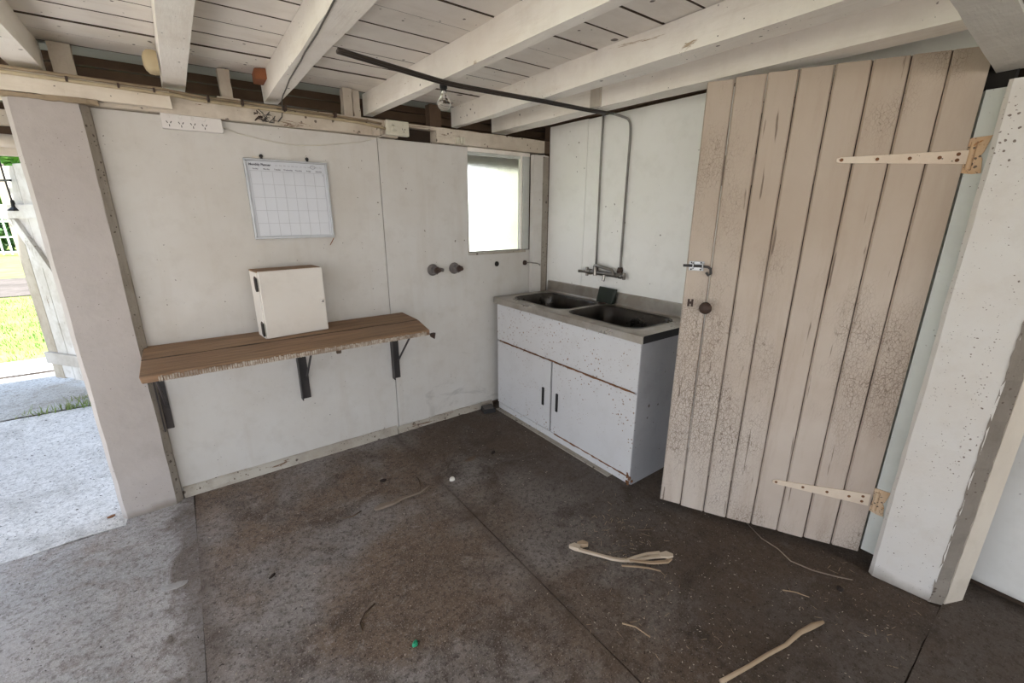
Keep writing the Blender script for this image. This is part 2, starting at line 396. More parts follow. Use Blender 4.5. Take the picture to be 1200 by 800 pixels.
# ------------------------------------------------------------------ mesh builder
class MB:
    def __init__(s):
        s.b = bmesh.new()
    def poly(s, pts):
        return s.b.faces.new([s.b.verts.new(p) for p in pts])
    def box(s, x, y, z, fn=None):
        return s.hexa([(x[i], y[j], z[k]) for k in (0, 1) for j in (0, 1) for i in (0, 1)], fn)
    def hexa(s, P, fn=None):
        vs = [s.b.verts.new(fn(*p) if fn else p) for p in P]
        for f in ((0, 2, 3, 1), (4, 5, 7, 6), (0, 1, 5, 4), (2, 6, 7, 3), (0, 4, 6, 2), (1, 3, 7, 5)):
            s.b.faces.new([vs[i] for i in f])
        return s
    def prism(s, pts, z0, z1, fn=None, jit=0.0):
        # polygon in xy extruded along z
        a = [s.b.verts.new(fn(x, y, z0) if fn else (x, y, z0)) for x, y in pts]
        b = [s.b.verts.new(fn(x, y, z1) if fn else (x, y, z1)) for x, y in pts]
        n = len(pts)
        s.b.faces.new(list(reversed(a)))
        s.b.faces.new(b)
        for i in range(n):
            s.b.faces.new((a[i], a[(i + 1) % n], b[(i + 1) % n], b[i]))
        return s
    def loft(s, rings, cap=True, closed=True):
        R = [[s.b.verts.new(p) for p in r] for r in rings]
        n = len(R[0])
        for a, b in zip(R, R[1:]):
            for i in range(n if closed else n - 1):
                s.b.faces.new((a[i], a[(i + 1) % n], b[(i + 1) % n], b[i]))
        if cap:
            s.b.faces.new(list(reversed(R[0])))
            s.b.faces.new(R[-1])
        return s
    def tube(s, pts, r, n=8, cap=True):
        pts = [V(p) for p in pts]
        rs = r if isinstance(r, (list, tuple)) else [r] * len(pts)
        rings = []
        up = None
        for i, p in enumerate(pts):
            d = (pts[min(i + 1, len(pts) - 1)] - pts[max(i - 1, 0)]).normalized()
            if up is None:
                up = V((0, 0, 1)) if abs(d.z) < 0.9 else V((1, 0, 0))
            a = d.cross(up).normalized()
            up = a.cross(d).normalized()
            rings.append([tuple(p + (a * math.cos(2 * math.pi * k / n) + up * math.sin(2 * math.pi * k / n)) * rs[i]) for k in range(n)])
        return s.loft(rings, cap)
    def lathe(s, o, axis, prof, n=20):
        # prof: list of (distance along axis, radius)
        o, ax = V(o), V(axis).normalized()
        a = ax.orthogonal().normalized()
        b = ax.cross(a)
        return s.loft([[tuple(o + ax * d + (a * math.cos(2 * math.pi * k / n) + b * math.sin(2 * math.pi * k / n)) * max(r, 1e-4)) for k in range(n)] for d, r in prof])
    def beam(s, sections, jit=0.0):
        # sections: list of 4-corner rings, ragged by jit
        rings = [[tuple(c + random.uniform(-jit, jit) for c in p) for p in r] for r in sections]
        return s.loft(rings)

ROOTS = {}
def root(name, loc, label, cat, group=None):
    o = bpy.data.objects.new(name, None)
    o.empty_display_size = 0.05
    COL.objects.link(o)
    o.location = loc
    o['label'] = label
    o['category'] = cat
    if group: o['group'] = group
    return o

def off(o):
    p = V((0, 0, 0))
    while o is not None:
        p = p + o.location
        o = o.parent
    return p

def put(mb, name, mat, parent=None, smooth=False, bevel=0.0, kind=None, label=None, cat=None, group=None, loc=None):
    """link the builder's shape (made in world space) as one mesh object"""
    b = mb.b if isinstance(mb, MB) else mb
    bmesh.ops.remove_doubles(b, verts=b.verts, dist=1e-6)
    bmesh.ops.recalc_face_normals(b, faces=b.faces)
    if bevel:
        try:
            bmesh.ops.bevel(b, geom=list(b.edges), offset=bevel, segments=1, affect='EDGES', clamp_overlap=True)
        except Exception:
            pass
    if loc is None:
        xs = [v.co for v in b.verts]
        lo = [min(c[i] for c in xs) for i in range(3)]
        hi = [max(c[i] for c in xs) for i in range(3)]
        loc = ((lo[0] + hi[0]) / 2, (lo[1] + hi[1]) / 2, lo[2])
    loc = V(loc)
    me = bpy.data.meshes.new(name)
    for v in b.verts: v.co -= loc
    b.to_mesh(me)
    b.free()
    for m in (mat if isinstance(mat, (list, tuple)) else [mat]):
        me.materials.append(M[m])
    if smooth:
        for p in me.polygons: p.use_smooth = True
        if smooth != 'all':
            me.set_sharp_from_angle(angle=math.radians(40))
    o = bpy.data.objects.new(name, me)
    COL.objects.link(o)
    if parent is not None:
        o.parent = parent
        o.location = loc - off(parent)
    else:
        o.location = loc
    if kind: o['kind'] = kind
    if label: o['label'] = label
    if cat: o['category'] = cat
    if group: o['group'] = group
    return o

def bx(name, mat, x, y, z, parent=None, fn=None, bevel=0.0, **k):
    return put(MB().box(x, y, z, fn), name, mat, parent, bevel=bevel, **k)

def lerp(a, b, t): return a + (b - a) * t

def rough_beam_y(x0a, x1a, x0b, x1b, ya, yb, z0, z1, n=24, jit=0.0025):
    """timber running along y, its x limits drifting from (x0a,x1a) at ya to (x0b,x1b) at yb"""
    R = []
    for i in range(n + 1):
        t = i / n
        x0, x1, y = lerp(x0a, x0b, t), lerp(x1a, x1b, t), lerp(ya, yb, t)
        R.append([(x0, y, z0), (x1, y, z0), (x1, y, z1), (x0, y, z1)])
    return MB().beam(R, jit)
def rough_beam_x(xa, xb, y0, y1, z0, z1, n=16, jit=0.002):
    return MB().beam([[(lerp(xa, xb, i / n), y0, z0), (lerp(xa, xb, i / n), y1, z0), (lerp(xa, xb, i / n), y1, z1), (lerp(xa, xb, i / n), y0, z1)] for i in range(n + 1)], jit)
def rough_post(poly, z0, z1, n=16, jit=0.002, zj=0.0):
    return MB().beam([[(x, y, lerp(z0, z1, i / n) + (random.uniform(0, zj) if i == 0 else 0)) for x, y in poly] for i in range(n + 1)], jit)

# ================================================================== LARGE STRUCTURE
# ---- floor: separate concrete slabs over dark earth
floor = bx('floor', 'dirt', (-7, 9), (-7, 6.1), (-0.25, -0.007), kind='structure')
def slab(mat, x, y, top=0.0, jag=0.004):
    n = 14
    xs, ys = x, y
    ring = []
    for i in range(n): ring.append((lerp(xs[0], xs[1], i / n), ys[0] + random.uniform(-jag, jag)))
    for i in range(n): ring.append((xs[1] + random.uniform(-jag, jag), lerp(ys[0], ys[1], i / n)))
    for i in range(n): ring.append((lerp(xs[1], xs[0], i / n), ys[1] + random.uniform(-jag, jag)))
    for i in range(n): ring.append((xs[0] + random.uniform(-jag, jag), lerp(ys[1], ys[0], i / n)))
    return put(MB().prism(ring, -0.1, top), 'slab', mat, floor)
slab('slab_grey', (-2.75, -0.170), (-6, 2.655), 0.0)
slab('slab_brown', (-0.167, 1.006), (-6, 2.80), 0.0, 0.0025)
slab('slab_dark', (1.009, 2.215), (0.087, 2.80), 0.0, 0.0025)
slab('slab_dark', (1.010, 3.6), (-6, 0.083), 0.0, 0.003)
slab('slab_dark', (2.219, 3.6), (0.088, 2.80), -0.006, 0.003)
slab('slab_grey', (-0.452, -0.171), (2.652, 2.80), -0.0006, 0.001)
slab('slab_outer', (-2.75, -0.456), (2.664, 4.70), 0.0, 0.009)
slab('slab_yard', (-2.75, -0.3), (4.74, 6.0), -0.001, 0.01)

# ---- ceiling: underside of the house above
ceiling = put(MB().box((-2.15, 7.0), (-5.5, 3.15), (2.226, 5.6)).box((-3.0, -0.42), (3.15, 5.25), (2.226, 2.5)), 'ceiling', 'dark_timber', kind='structure')
# floor boards seen from below, each running along x
pitch, w = 0.1635, 0.1578
bm_ = MB().box((-4.75, 4.75), (-w / 2, w / 2), (0, 0.022))
y0 = 2.905
first = put(bm_, 'ceiling_board', ['ceiling_board', 'board_edge'], ceiling, bevel=0.0022, loc=(0, 0, 0))
for p in first.data.polygons:
    if abs(p.normal.y) > 0.5: p.material_index = 1      # unpainted board edges
first.location = V((0.6 + 1.9, y0 - pitch, 2.2)) - ceiling.location
for i in range(2, 51):
    c = first.copy()
    COL.objects.link(c)
    c.parent = ceiling
    c.location = V((2.45, y0 - i * pitch, 2.2 + random.uniform(-0.0025, 0.0025))) - ceiling.location
c = first.copy(); c.data = first.data.copy(); COL.objects.link(c); c.parent = ceiling
c.data.materials[0] = M['ceiling_green']
c.location = V((2.45, y0, 2.2)) - ceiling.location
# joists
JO = [(-2.0, -1.91, -2.0, -1.91), (-1.45, -1.36, -1.45, -1.36), (-0.95, -0.86, -0.95, -0.86), (-0.43, -0.335, -0.43, -0.335),
      (0.052, 0.142, 0.056, 0.142), (0.445, 0.542, 0.482, 0.548), (1.055, 1.105, 1.015, 1.068), (1.575, 1.69, 1.615, 1.655), (2.03, 2.095, 1.945, 2.07)]
for k, (a, b, c_, d) in enumerate(JO):
    # values at y=0.9 and y=2.8, carried on behind the camera
    e, f = a + (a - c_) * 3.3, b + (b - d) * 3.3
    if k == 8: e, f = 2.10, 2.17
    put(rough_beam_y(e, f, c_, d, -5.4, 2.87, 2.082, 2.2, 34), 'joist', 'timber_white', ceiling)
bx('packing_block', 'stub', (1.952, 2.03), (1.835, 1.91), (2.084, 2.192), ceiling, bevel=0.003)
# bearer beam over the door post, running across in front of the ceiling joists
put(MB().beam([[(x, .250, 1.978), (x, .339 + .023 * max(0, x - 1.4) / .885, 1.978), (x, .339 + .023 * max(0, x - 1.4) / .885, 2.08), (x, .250, 2.08)] for x in [-2.1 + 4.385 * i / 30 for i in range(31)]], .0025), 'bearer', 'bearer', ceiling, bevel=0.0)
put(rough_beam_x(-2.1, 2.285, 0.243, 0.2475, 1.986, 2.006, 40, 0.002), 'bark_edge', 'dark_timber', ceiling)
# raw timber closing the space above the wall plate
for i, (z0, z1) in enumerate(((2.0, 2.05), (2.055, 2.105), (2.11, 2.16), (2.165, 2.215))):
    bx('fascia_board', 'raw_timber', (-2.1, 2.6), (3.0 - i * 0.003, 3.03), (z0, z1), ceiling, bevel=0.003)

# ---- back wall
wall_back = MB()
wall_back.box((-0.40, 1.69), (2.797, 2.84), (0, 1.955)).box((1.69, 2.43), (2.797, 2.84), (0, 1.25)).box((2.24, 2.43), (2.797, 2.84), (1.25, 1.955))
wall_back = put(wall_back, 'wall_back', 'raw_timber', kind='structure')
put(MB().box((-0.222, 1.052), (2.78, 2.796), (0.03, 1.957)), 'panel', 'wall_panel', wall_back, bevel=0.0012)
pb = MB()
pb.prism([(1.056, 0.03), (2.262, 0.03), (2.262, 1.246), (1.672, 1.246), (1.684, 1.955), (1.056, 1.955)], 2.78, 2.796, fn=lambda x, z, y: (x, y, z))
put(pb, 'panel', 'wall_panel', wall_back, bevel=0.0012)
# batten strip between panel top and plate
put(rough_beam_x(-0.55, 1.17, 2.742, 2.86, 1.960, 2.05), 'top_plate', 'plate_white', wall_back)
put(rough_beam_x(1.432, 2.34, 2.738, 2.86, 1.960, 2.047), 'top_plate', 'plate_white', wall_back)
bx('plate_rail', 'plate_white', (1.17, 1.432), (2.742, 2.80), (2.028, 2.048), wall_back, bevel=0.002)
bx('plate_backing', 'dark_timber', (1.16, 1.44), (2.83, 2.86), (1.95, 2.05), wall_back)
bx('plate_end', 'raw_timber', (2.342, 2.392), (2.742, 2.86), (1.962, 2.05), wall_back)
put(rough_beam_x(-0.62, 0.073, 2.702, 2.741, 1.975, 2.056, 14, 0.0025), 'nailed_board', 'board_white', wall_back)
lip = MB()
lip.beam([[(x, 2.70, 1.958 + random.uniform(-.003, .003)), (x, 2.735, 1.956), (x, 2.735, 1.976), (x, 2.695, 1.974 + random.uniform(-.002, .002))] for x in [-0.6 + i * 0.02 for i in range(22)]], 0.002)
put(lip, 'bark_lip', 'cable_dirty', wall_back)
# short stubs and blocks standing on the plate
for x0, x1, z1, yy in ((0.283, 0.333, 2.195, 2.81), (0.872, 0.922, 2.195, 2.80), (0.928, 0.968, 2.195, 2.81), (-0.305, -0.235, 2.195, 2.82)):
    put(rough_post([(x0, yy - 0.03), (x1, yy - 0.03), (x1, yy + 0.03), (x0, yy + 0.03)], 2.05, z1, 5, 0.002), 'stud_stub', 'stub', wall_back)
bx('plate_chip', 'stub', (0.26, 0.36), (2.745, 2.80), (2.05, 2.062), wall_back, bevel=0.003)
bx('wedge', 'raw_timber', (1.42, 1.50), (2.80, 2.86), (2.05, 2.19), wall_back)
# left post
LP = [(-0.462, 2.735), (-0.445, 2.715), (-0.2437, 2.7177), (-0.212, 2.76)]
put(rough_post([(-0.470, 2.742), (-0.450, 2.714), (-0.2437, 2.7175), (-0.242, 2.80), (-0.240, 2.86), (-0.470, 2.86)], 0.0, 1.962, 18, 0.0018), 'post', 'left_post', wall_back)
put(rough_post([(-0.2432, 2.7178), (-0.2165, 2.752), (-0.2145, 2.7795), (-0.2405, 2.7795)], 0.0, 1.955, 22, 0.002), 'post_edge', 'post_grey', wall_back)
# corner post
put(rough_post([(2.236, 2.775), (2.236, 2.737), (2.312, 2.722), (2.392, 2.748), (2.392, 2.775)], 0.0, 1.945, 10, 0.001), 'corner_post', 'wall_panel', wall_back)
put(rough_post([(2.314, 2.720), (2.394, 2.746), (2.392, 2.750), (2.314, 2.726)], 0.02, 1.935, 22, 0.0015), 'corner_post_edge', 'post_grey', wall_back, label='grey right-hand side of the corner post')  # right-hand face coloured greyer than the left one
base = MB()
base.beam([[(x, 2.752, 0.0), (x, 2.779, 0.0), (x, 2.779, 0.058), (x, 2.770, 0.050)] for x in [-0.21 + i * 0.0593 for i in range(22)]], 0.0015)
put(base, 'baseboard_back', 'base_board', kind='structure')
base = MB()
base.beam([[(x, 2.756, 0.0), (x, 2.779, 0.0), (x, 2.779, 0.046), (x, 2.772, 0.040)] for x in [1.042 + i * 0.0512 for i in range(17)]], 0.004)
put(base, 'baseboard_back.001', 'base_board', kind='structure')

# ---- window
win = MB()
win.box((1.686, 2.236), (2.80, 2.84), (1.915, 1.955))
win = put(win, 'window_1', 'jamb', kind='structure')
bx('pane', 'obscure', (1.684, 2.166), (2.818, 2.823), (1.25, 1.95), win)
bx('frame_stile', 'timber_white', (2.158, 2.172), (2.792, 2.832), (1.25, 1.95), win, bevel=0.002)
bx('frame_jamb', 'jamb', (2.174, 2.236), (2.785, 2.835), (1.25, 1.955), win, bevel=0.003)
bx('frame_head', 'timber_white', (1.686, 2.236), (2.783, 2.80), (1.932, 1.958), win, bevel=0.002)
bx('sill', 'base_board', (1.67, 2.20), (2.774, 2.84), (1.228, 1.248), win, bevel=0.003)

# ---- right wall
wr = MB()
wr.box((2.43, 2.47), (1.27, 2.84), (0, 2.2)).box((2.43, 2.47), (0.40, 1.27), (2.08, 2.2))
wall_right = put(wr, 'wall_right', 'raw_timber', kind='structure')
bx('panel', 'sink_wall', (2.40, 2.426), (2.349, 2.746), (0.0, 2.150), wall_right, bevel=0.001)
bx('panel', 'sink_wall', (2.40, 2.426), (1.262, 2.346), (0.0, 2.146), wall_right, bevel=0.001)
bx('lintel_panel', 'sink_wall', (2.40, 2.426), (0.37, 1.259), (2.06, 2.20), wall_right, bevel=0.001)
bx('top_plate', 'raw_timber', (2.405, 2.50), (0.40, 2.84), (2.163, 2.2), wall_right)
# storeroom behind the open door
cl = MB()
cl.box((3.4, 3.44), (0.0, 2.9), (0, 2.2)).box((2.47, 3.44), (2.84, 2.88), (0, 2.2))
put(cl, 'wall_storeroom', 'dark_timber', kind='structure')
# door post, jamb, cover strip and outer panel
put(rough_post([(2.206, 0.318), (2.194, 0.303), (2.2195, 0.116), (2.30, 0.112), (2.345, 0.318)], 0.0, 1.935, 26, 0.0018, 0.008), 'door_post', 'post_white', wall_right)
put(rough_post([(2.217, 0.121), (2.243, 0.081), (2.30, 0.080), (2.30, 0.121)], 0.0, 2.0, 70, 0.0025), 'post_edge', 'post_dark', wall_right)
put(rough_post([(2.2555, 0.0785), (2.344, 0.038), (2.356, 0.065), (2.266, 0.106)], 0.0, 2.0, 10, 0.001), 'cover_strip', 'cover_cream', wall_right)
put(rough_post([(2.268, 0.319), (2.268, 0.374), (2.330, 0.40), (2.345, 0.319)], 0.058, 1.925, 8, 0.0008), 'door_jamb', 'jamb', wall_right)
bx('panel', 'wall_plain', (2.48, 2.50), (-3.2, 0.13), (0.03, 2.2), wall_right, bevel=0.001)
bx('sole_plate', 'dark_timber', (2.50, 2.56), (-3.2, 0.13), (0.0, 2.2), wall_right)
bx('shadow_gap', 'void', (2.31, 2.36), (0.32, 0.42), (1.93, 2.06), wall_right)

# ================================================================== DOOR
A = V((1.848, 1.147, 0)); DR = V((0.4723, -0.8815, 0)); DN = V((-0.8815, -0.4723, 0))
def dp(u, d, z):
    q = A + DR * u + DN * d
    return (q.x, q.y, z)
seams = [0, .105, .218, .324, .437, .549, .659, .768, .872]
bots = [.046, .040, .037, .039, .038, .037, .039, .042, .046]
tops = [2.041, 2.048, 2.051, 2.053, 2.055, 2.055, 2.057, 2.058]
door = root('door_1', A, 'weathered taupe plank door with cracked paint standing ajar beside the sink', 'door')
door['kind'] = 'structure'
for i in range(8):
    a, b = seams[i] + 0.0014, seams[i + 1] - 0.0014
    n = 9
    mb = MB()
    zb = [(a + (b - a) * k / n, bots[i] + random.uniform(0, 0.006 if i else 0.012)) for k in range(n + 1)]
    prof = [(a, -0.024), (b, -0.024), (b, -0.008), (b - 0.0055, 0.0), (a + 0.0055, 0.0), (a, -0.008)]
    if i == 7: prof[1:4] = [(b, -0.024), (b, -0.001), (b - 0.001, 0.0)]
    top = tops[i]
    rings = []
    for z in [bots[i]] + [bots[i] + (top - bots[i]) * k / 10 for k in range(1, 11)]:
        rings.append([dp(u + (random.uniform(-.0007, .0007)), d, z + (random.uniform(0, .005) if z == bots[i] else 0)) for u, d in prof])
    mb.loft(rings)
    bd = put(mb, 'board', ['door', 'board_edge'], door)
    for p in bd.data.polygons:
        if abs(p.normal.dot(DR)) > 0.95 and not (i == 7 and p.normal.dot(DR) > 0) and not (i == 0 and p.normal.dot(DR) < 0): p.material_index = 1    # dirt in the tongue-and-groove joints
for z in (0.30, 1.70):
    bx('ledge', 'door', (0.06, 0.82), (-0.048, -0.0245), (z - 0.06, z + 0.06), door, fn=dp)
def strap(u0, z0, u1, z1a, z1b, nm):
    mb = MB()
    P = [(u0, z0 - .006), (u0 + .012, z0 - .011), (u1, z1b), (u1, z1a), (u0 + .012, z0 + .010), (u0, z0 + .006)]
    mb.prism(P, 0.001, 0.0055, fn=lambda u, z, d: dp(u, d, z))
    s = put(mb, nm, 'strap_cream', door, bevel=0.0008, label='cream painted strap hinge with rusty screws')
    for k, t in enumerate((.03, .33, .58, .80, .93, .93)):
        u = lerp(u0, u1, t) + (0.004 if k == 0 else 0)
        hw = lerp(.008, (z1a - z1b) / 2, t)
        zc = lerp(z0, (z1a + z1b) / 2, t) + (0.45 * hw if k == 4 else -0.45 * hw if k == 5 else 0)
        put(MB().lathe(dp(u, .005, zc), DN, [(0, .0062), (.0012, .0062), (.002, .003)], 10), 'screw', 'rust', s)
    return s
s1 = strap(.496, 1.721, .876, 1.738, 1.692, 'strap_hinge')
s2 = strap(.491, .304, .862, .345, .286, 'strap_hinge')
for zc, s in ((1.718, s1), (.316, s2)):
    put(MB().tube([dp(.884, .004, zc - .045), dp(.884, .004, zc + .045)], .0085, 10), 'hinge_barrel', 'rusty_cream', s, smooth=True)
    leaf = MB()
    leaf.prism([(.384, zc - .055), (.352, zc - .060), (.330, zc - .058), (.336, zc - .012), (.342, zc), (.336, zc + .012), (.326, zc + .062), (.352, zc + .060), (.384, zc + .058), (.376, zc)], 2.2625, 2.267, fn=lambda y, z, x: (x, y, z))
    lf = put(leaf, 'hinge_leaf', 'rusty_cream', s, label='butterfly hinge plate eaten by orange rust')
    for dy, dz in ((.362, .038), (.345, .045), (.362, -.04), (.345, -.042), (.352, .02), (.352, -.02)):
        pass
# knob, bolt, keyhole plate
kn = put(MB().lathe(dp(.104, 0, 1.113), DN, [(0, .020), (.006, .020), (.008, .010), (.022, .010), (.026, .020), (.034, .026), (.046, .027), (.055, .021), (.060, .009), (.062, 0)], 24), 'door_knob', 'iron_brown', door, smooth=True, label='round dark brown door knob')
bolt = MB()
bolt.box((.012, .076), (.001, .004), (1.274, 1.316), dp)
bolt = put(bolt, 'slide_bolt', 'aluminium', door, bevel=0.001, label='chrome slide bolt at the latch edge')
put(MB().tube([dp(-.012, .011, 1.296), dp(.06, .011, 1.296), dp(.092, .011, 1.294), dp(.104, .011, 1.286), dp(.108, .012, 1.266), dp(.098, .012, 1.256), dp(.088, .012, 1.270)], .006, 8), 'bolt_rod', 'black_steel', bolt, smooth=True)
for u in (.022, .062):
    put(MB().lathe(dp(u, .004, 1.310), DN, [(0, .004), (.0015, .003)], 8), 'screw', 'black', bolt)
    put(MB().lathe(dp(u, .004, 1.280), DN, [(0, .004), (.0015, .003)], 8), 'screw', 'black', bolt)
    put(MB().tube([dp(u + .008, .003, 1.282), dp(u + .008, .019, 1.288), dp(u + .008, .019, 1.304), dp(u + .008, .003, 1.310)], .003, 6), 'bolt_staple', 'aluminium', bolt)
for u in (.024, .040):
    kp = MB()
    kp.box((u, u + .009), (.0005, .004), (1.108, 1.142), lambda a, d, z: dp(a + (z - 1.12) * 0.0, d, z))
    put(kp, 'latch_scar', 'iron_brown', door)
put(MB().box((.030, .044), (.0005, .003), (1.120, 1.131), dp), 'latch_scar', 'iron_brown', door)

# ================================================================== SHELF
SZ = 0.875
shelf = root('wall_shelf', (0.45, 2.775, SZ), 'long brown timber bench shelf on steel brackets along the white wall', 'shelf')
mb = MB()
n = 20
mb.loft([[(lerp(-.230, 1.130, i / n), 2.519, SZ - .034 + .001 * math.sin(i)), (lerp(-.230, 1.137, i / n), 2.777, SZ - .034), (lerp(-.230, 1.137, i / n), 2.777, SZ), (lerp(-.230, 1.130, i / n), 2.519, SZ + .001 * math.sin(i * 1.3))] for i in range(n + 1)])
pk_ = put(mb, 'plank', ['bench', 'board_edge'], shelf, bevel=0.002)
for p in pk_.data.polygons:
    if p.normal.y < -0.5: p.material_index = 1      # dirty plank edge in the gap
mb = MB()
mb.loft([[(lerp(-.222, 1.085, i / n), 2.262, SZ - .036), (lerp(-.230, 1.132, i / n), 2.512, SZ - .036), (lerp(-.230, 1.132, i / n), 2.512, SZ - .001 + .001 * math.sin(i * 1.7)), (lerp(-.226, 1.083, i / n), 2.258, SZ - .003 + .0015 * math.sin(i * 0.9))] for i in range(n + 1)])
put(mb, 'plank', 'bench', shelf, bevel=0.003)
fr = MB()
x = -.165
while x < 1.055:
    wv = random.uniform(.005, .009)
    fr.box((x, x + wv), (2.2535 - random.uniform(0, .0025), 2.2595), (SZ - .034, SZ - .009 - random.uniform(0, .006)))
    x += wv + random.uniform(.002, .004)
put(fr, 'comb_strip', 'fringe', shelf, kind='stuff', label='pale chipped ribbed strip along the front edge')
put(MB().tube([(1.108, 2.275, SZ - .035), (1.112, 2.275, SZ - .06), (1.095, 2.275, SZ - .045)], [.02, .012, .005], 8), 'end_knob', 'iron_brown', shelf)
put(MB().box((.56, .585), (2.275, 2.29), (SZ - .058, SZ - .036)), 'nail_block', 'twig', shelf, bevel=0.004)
for bxx, wide in ((-.205, .042), (.474, .055), (1.062, .055)):
    br = MB()
    br.box((bxx - wide / 2, bxx + wide / 2), (2.770, 2.7795), (.418, SZ - .036))
    br.box((bxx - wide / 2, bxx - wide / 2 + .006), (2.735, 2.7705), (.418, SZ - .036))
    b = put(br, 'bracket', 'black_steel', shelf, bevel=0.001, label='black angle-iron bracket')
    bx('bracket_arm', 'black_steel', (bxx - .02, bxx + .02), (2.30, 2.77), (SZ - .041, SZ - .0365), b)
    put(MB().tube([(bxx + .012, 2.765, .545), (bxx + .012, 2.735, .568), (bxx + .012, 2.46, SZ - .042)], .0065, 6), 'bracket_strut', 'black_steel', b)

# ================================================================== SMALL CABINET ON THE SHELF
th = math.atan2(.035, .316)
def bp(u, d, z):     # u along the front, d depth behind the front
    return (.287 + u * math.cos(th) - d * math.sin(th), 2.56 + u * math.sin(th) + d * math.cos(th), z)
box = root('cabinet_box', bp(.16, .08, SZ), 'small white wooden box cabinet standing on the bench shelf', 'cabinet')
body = MB()
body.box((0.0, .322), (.018, .150), (SZ, 1.226), bp)
put(body, 'body', 'box_white', box, bevel=0.0015)
bx('top_board', 'bench', (-.001, .323), (.016, .1505), (1.2262, 1.233), box, fn=bp, bevel=0.001, label='bare brown timber top')
dr_ = put(MB().box((.006, .325), (.0, .0165), (SZ + .003, 1.231), bp), 'door', 'box_white', box, bevel=0.002)
put(MB().lathe(bp(.302, 0, 1.047), V(bp(0, -1, 0)) - V(bp(0, 0, 0)), [(0, .007), (.008, .006), (.012, .0105), (.020, .011), (.025, .007), (.0255, 0)], 16), 'knob', 'plastic_white', dr_, smooth=True)
put(MB().lathe(bp(.302, -.0255, 1.047), V(bp(0, -1, 0)) - V(bp(0, 0, 0)), [(0, .0045), (.0008, .0045)], 10), 'knob_screw', 'black', dr_)
for z in (1.165, .925):
    hg = MB()
    hg.prism([(.016, z - .036), (.050, z - .041), (.066, z - .028), (.066, z + .028), (.050, z + .041), (.016, z + .036)], -.0035, -.0002, fn=lambda d, zz, u: bp(u, d, zz))
    h = put(hg, 'hinge', 'iron_brown', box, bevel=0.0006, label='dark rusted butt hinge')
    put(MB().tube([bp(-.005, .014, z - .034), bp(-.005, .014, z + .034)], .0055, 8), 'hinge_pin', 'black', h, smooth=True)

# ================================================================== WHITEBOARD
wbx = (.331, .743); wbz = (1.383, 1.793); wy = 2.768
wb = root('whiteboard', (.537, 2.779, 1.383), 'monthly planner whiteboard in a thin aluminium frame on the wall', 'whiteboard')
panel = bx('writing_surface', 'board_print', (wbx[0] + .004, wbx[1] - .004), (wy + .002, 2.7795), (wbz[0] + .004, wbz[1] - .004), wb)
fw = .011
for (xx, zz) in (((wbx[0], wbx[1]), (wbz[1] - fw, wbz[1])), ((wbx[0], wbx[1]), (wbz[0], wbz[0] + fw)), ((wbx[0], wbx[0] + fw), (wbz[0] + fw, wbz[1] - fw)), ((wbx[1] - fw, wbx[1]), (wbz[0] + fw, wbz[1] - fw))):
    bx('frame_rail', 'aluminium', xx, (wy - .006, 2.7795), zz, wb, bevel=0.0015)
gx0, gx1, gz0, gz1 = wbx[0] + .024, wbx[1] - .022, wbz[0] + .016, wbz[1] - .060
for i in range(8):
    x = lerp(gx0, gx1, i / 7)
    bx('grid_line', 'ink_grey', (x - .0007, x + .0007), (wy + .0012, wy + .0019), (gz0, gz1), panel)
for i in range(6):
    z = lerp(gz0, gz1, i / 5)
    bx('grid_line', 'ink_grey', (gx0, gx1), (wy + .0012, wy + .0019), (z - .0007, z + .0007), panel)
def text(s, size, x, z, mat, parent, align='LEFT', y=wy + .0012, name='lettering', bold=0.0):
    cu = bpy.data.curves.new('lettering', 'FONT')
    cu.body = s; cu.size = size; cu.align_x = align; cu.offset = bold; cu.resolution_u = 2
    o = bpy.data.objects.new('lettering_curve', cu)
    COL.objects.link(o)
    bpy.context.view_layer.update()
    me = bpy.data.meshes.new_from_object(o.evaluated_get(bpy.context.evaluated_depsgraph_get()))
    bpy.data.objects.remove(o)
    me.transform(Matrix.Rotation(math.radians(90), 4, 'X'))
    me.materials.clear(); me.materials.append(M[mat])
    t = bpy.data.objects.new(name, me)
    COL.objects.link(t)
    t.parent = parent
    t.location = V((x, y, z)) - off(parent)
    return t
text('Monthly Planner', .0155, wbx[0] + .022, wbz[1] - .034, 'ink', panel, bold=.0007)
for i, m in enumerate('Jan Feb Mar Apr May Jun Jul Aug Sep Oct Nov Dec'.split()):
    text(m, .0085, wbx[0] + .152 + i * .0203, wbz[1] - .032, 'ink_grey', panel, 'CENTER', bold=.0002)
for i, d_ in enumerate('Sunday Monday Tuesday Wednesday Thursday Friday Saturday'.split()):
    text(d_, .0095, lerp(gx0, gx1, (i + .5) / 7), wbz[1] - .053, 'ink', panel, 'CENTER', bold=.0002)
cxm = wbx[0] + .152 + 9 * .0203
put(MB().tube([(cxm + .0125 * math.cos(a), wy + .0012, wbz[1] - .029 + .0085 * math.sin(a)) for a in [k * math.pi / 9 for k in range(20)]], .0009, 5), 'marker_ring', 'ink', panel)
put(MB().box((gx1 - .006, gx1 - .0045), (wy + .0012, wy + .0019), (gz1 - .012, gz1 - .004)), 'marker_stroke', 'ink', panel)
for x in (.418, .643):
    cl_ = MB()
    cl_.lathe((x, 2.7795, wbz[1] + .014), (0, -1, 0), [(0, .009), (.006, .009), (.010, .006), (.011, 0)], 12)
    cl_.box((x - .005, x + .005), (2.770, 2.7795), (wbz[1] - .002, wbz[1] + .012))
    put(cl_, 'hanger', 'black', wb)
bx('tape', 'cover_cream', (.378, .408), (2.7775, 2.7795), (wbz[1], wbz[1] + .011), wb, label='scrap of brown tape')
put(MB().tube([(.741, 2.774, 1.379), (.716, 2.775, 1.338)], .0022, 6), 'wood_splinter', 'orange_wood', None, label='thin brown splinter sticking out below the whiteboard corner', cat='splinter')

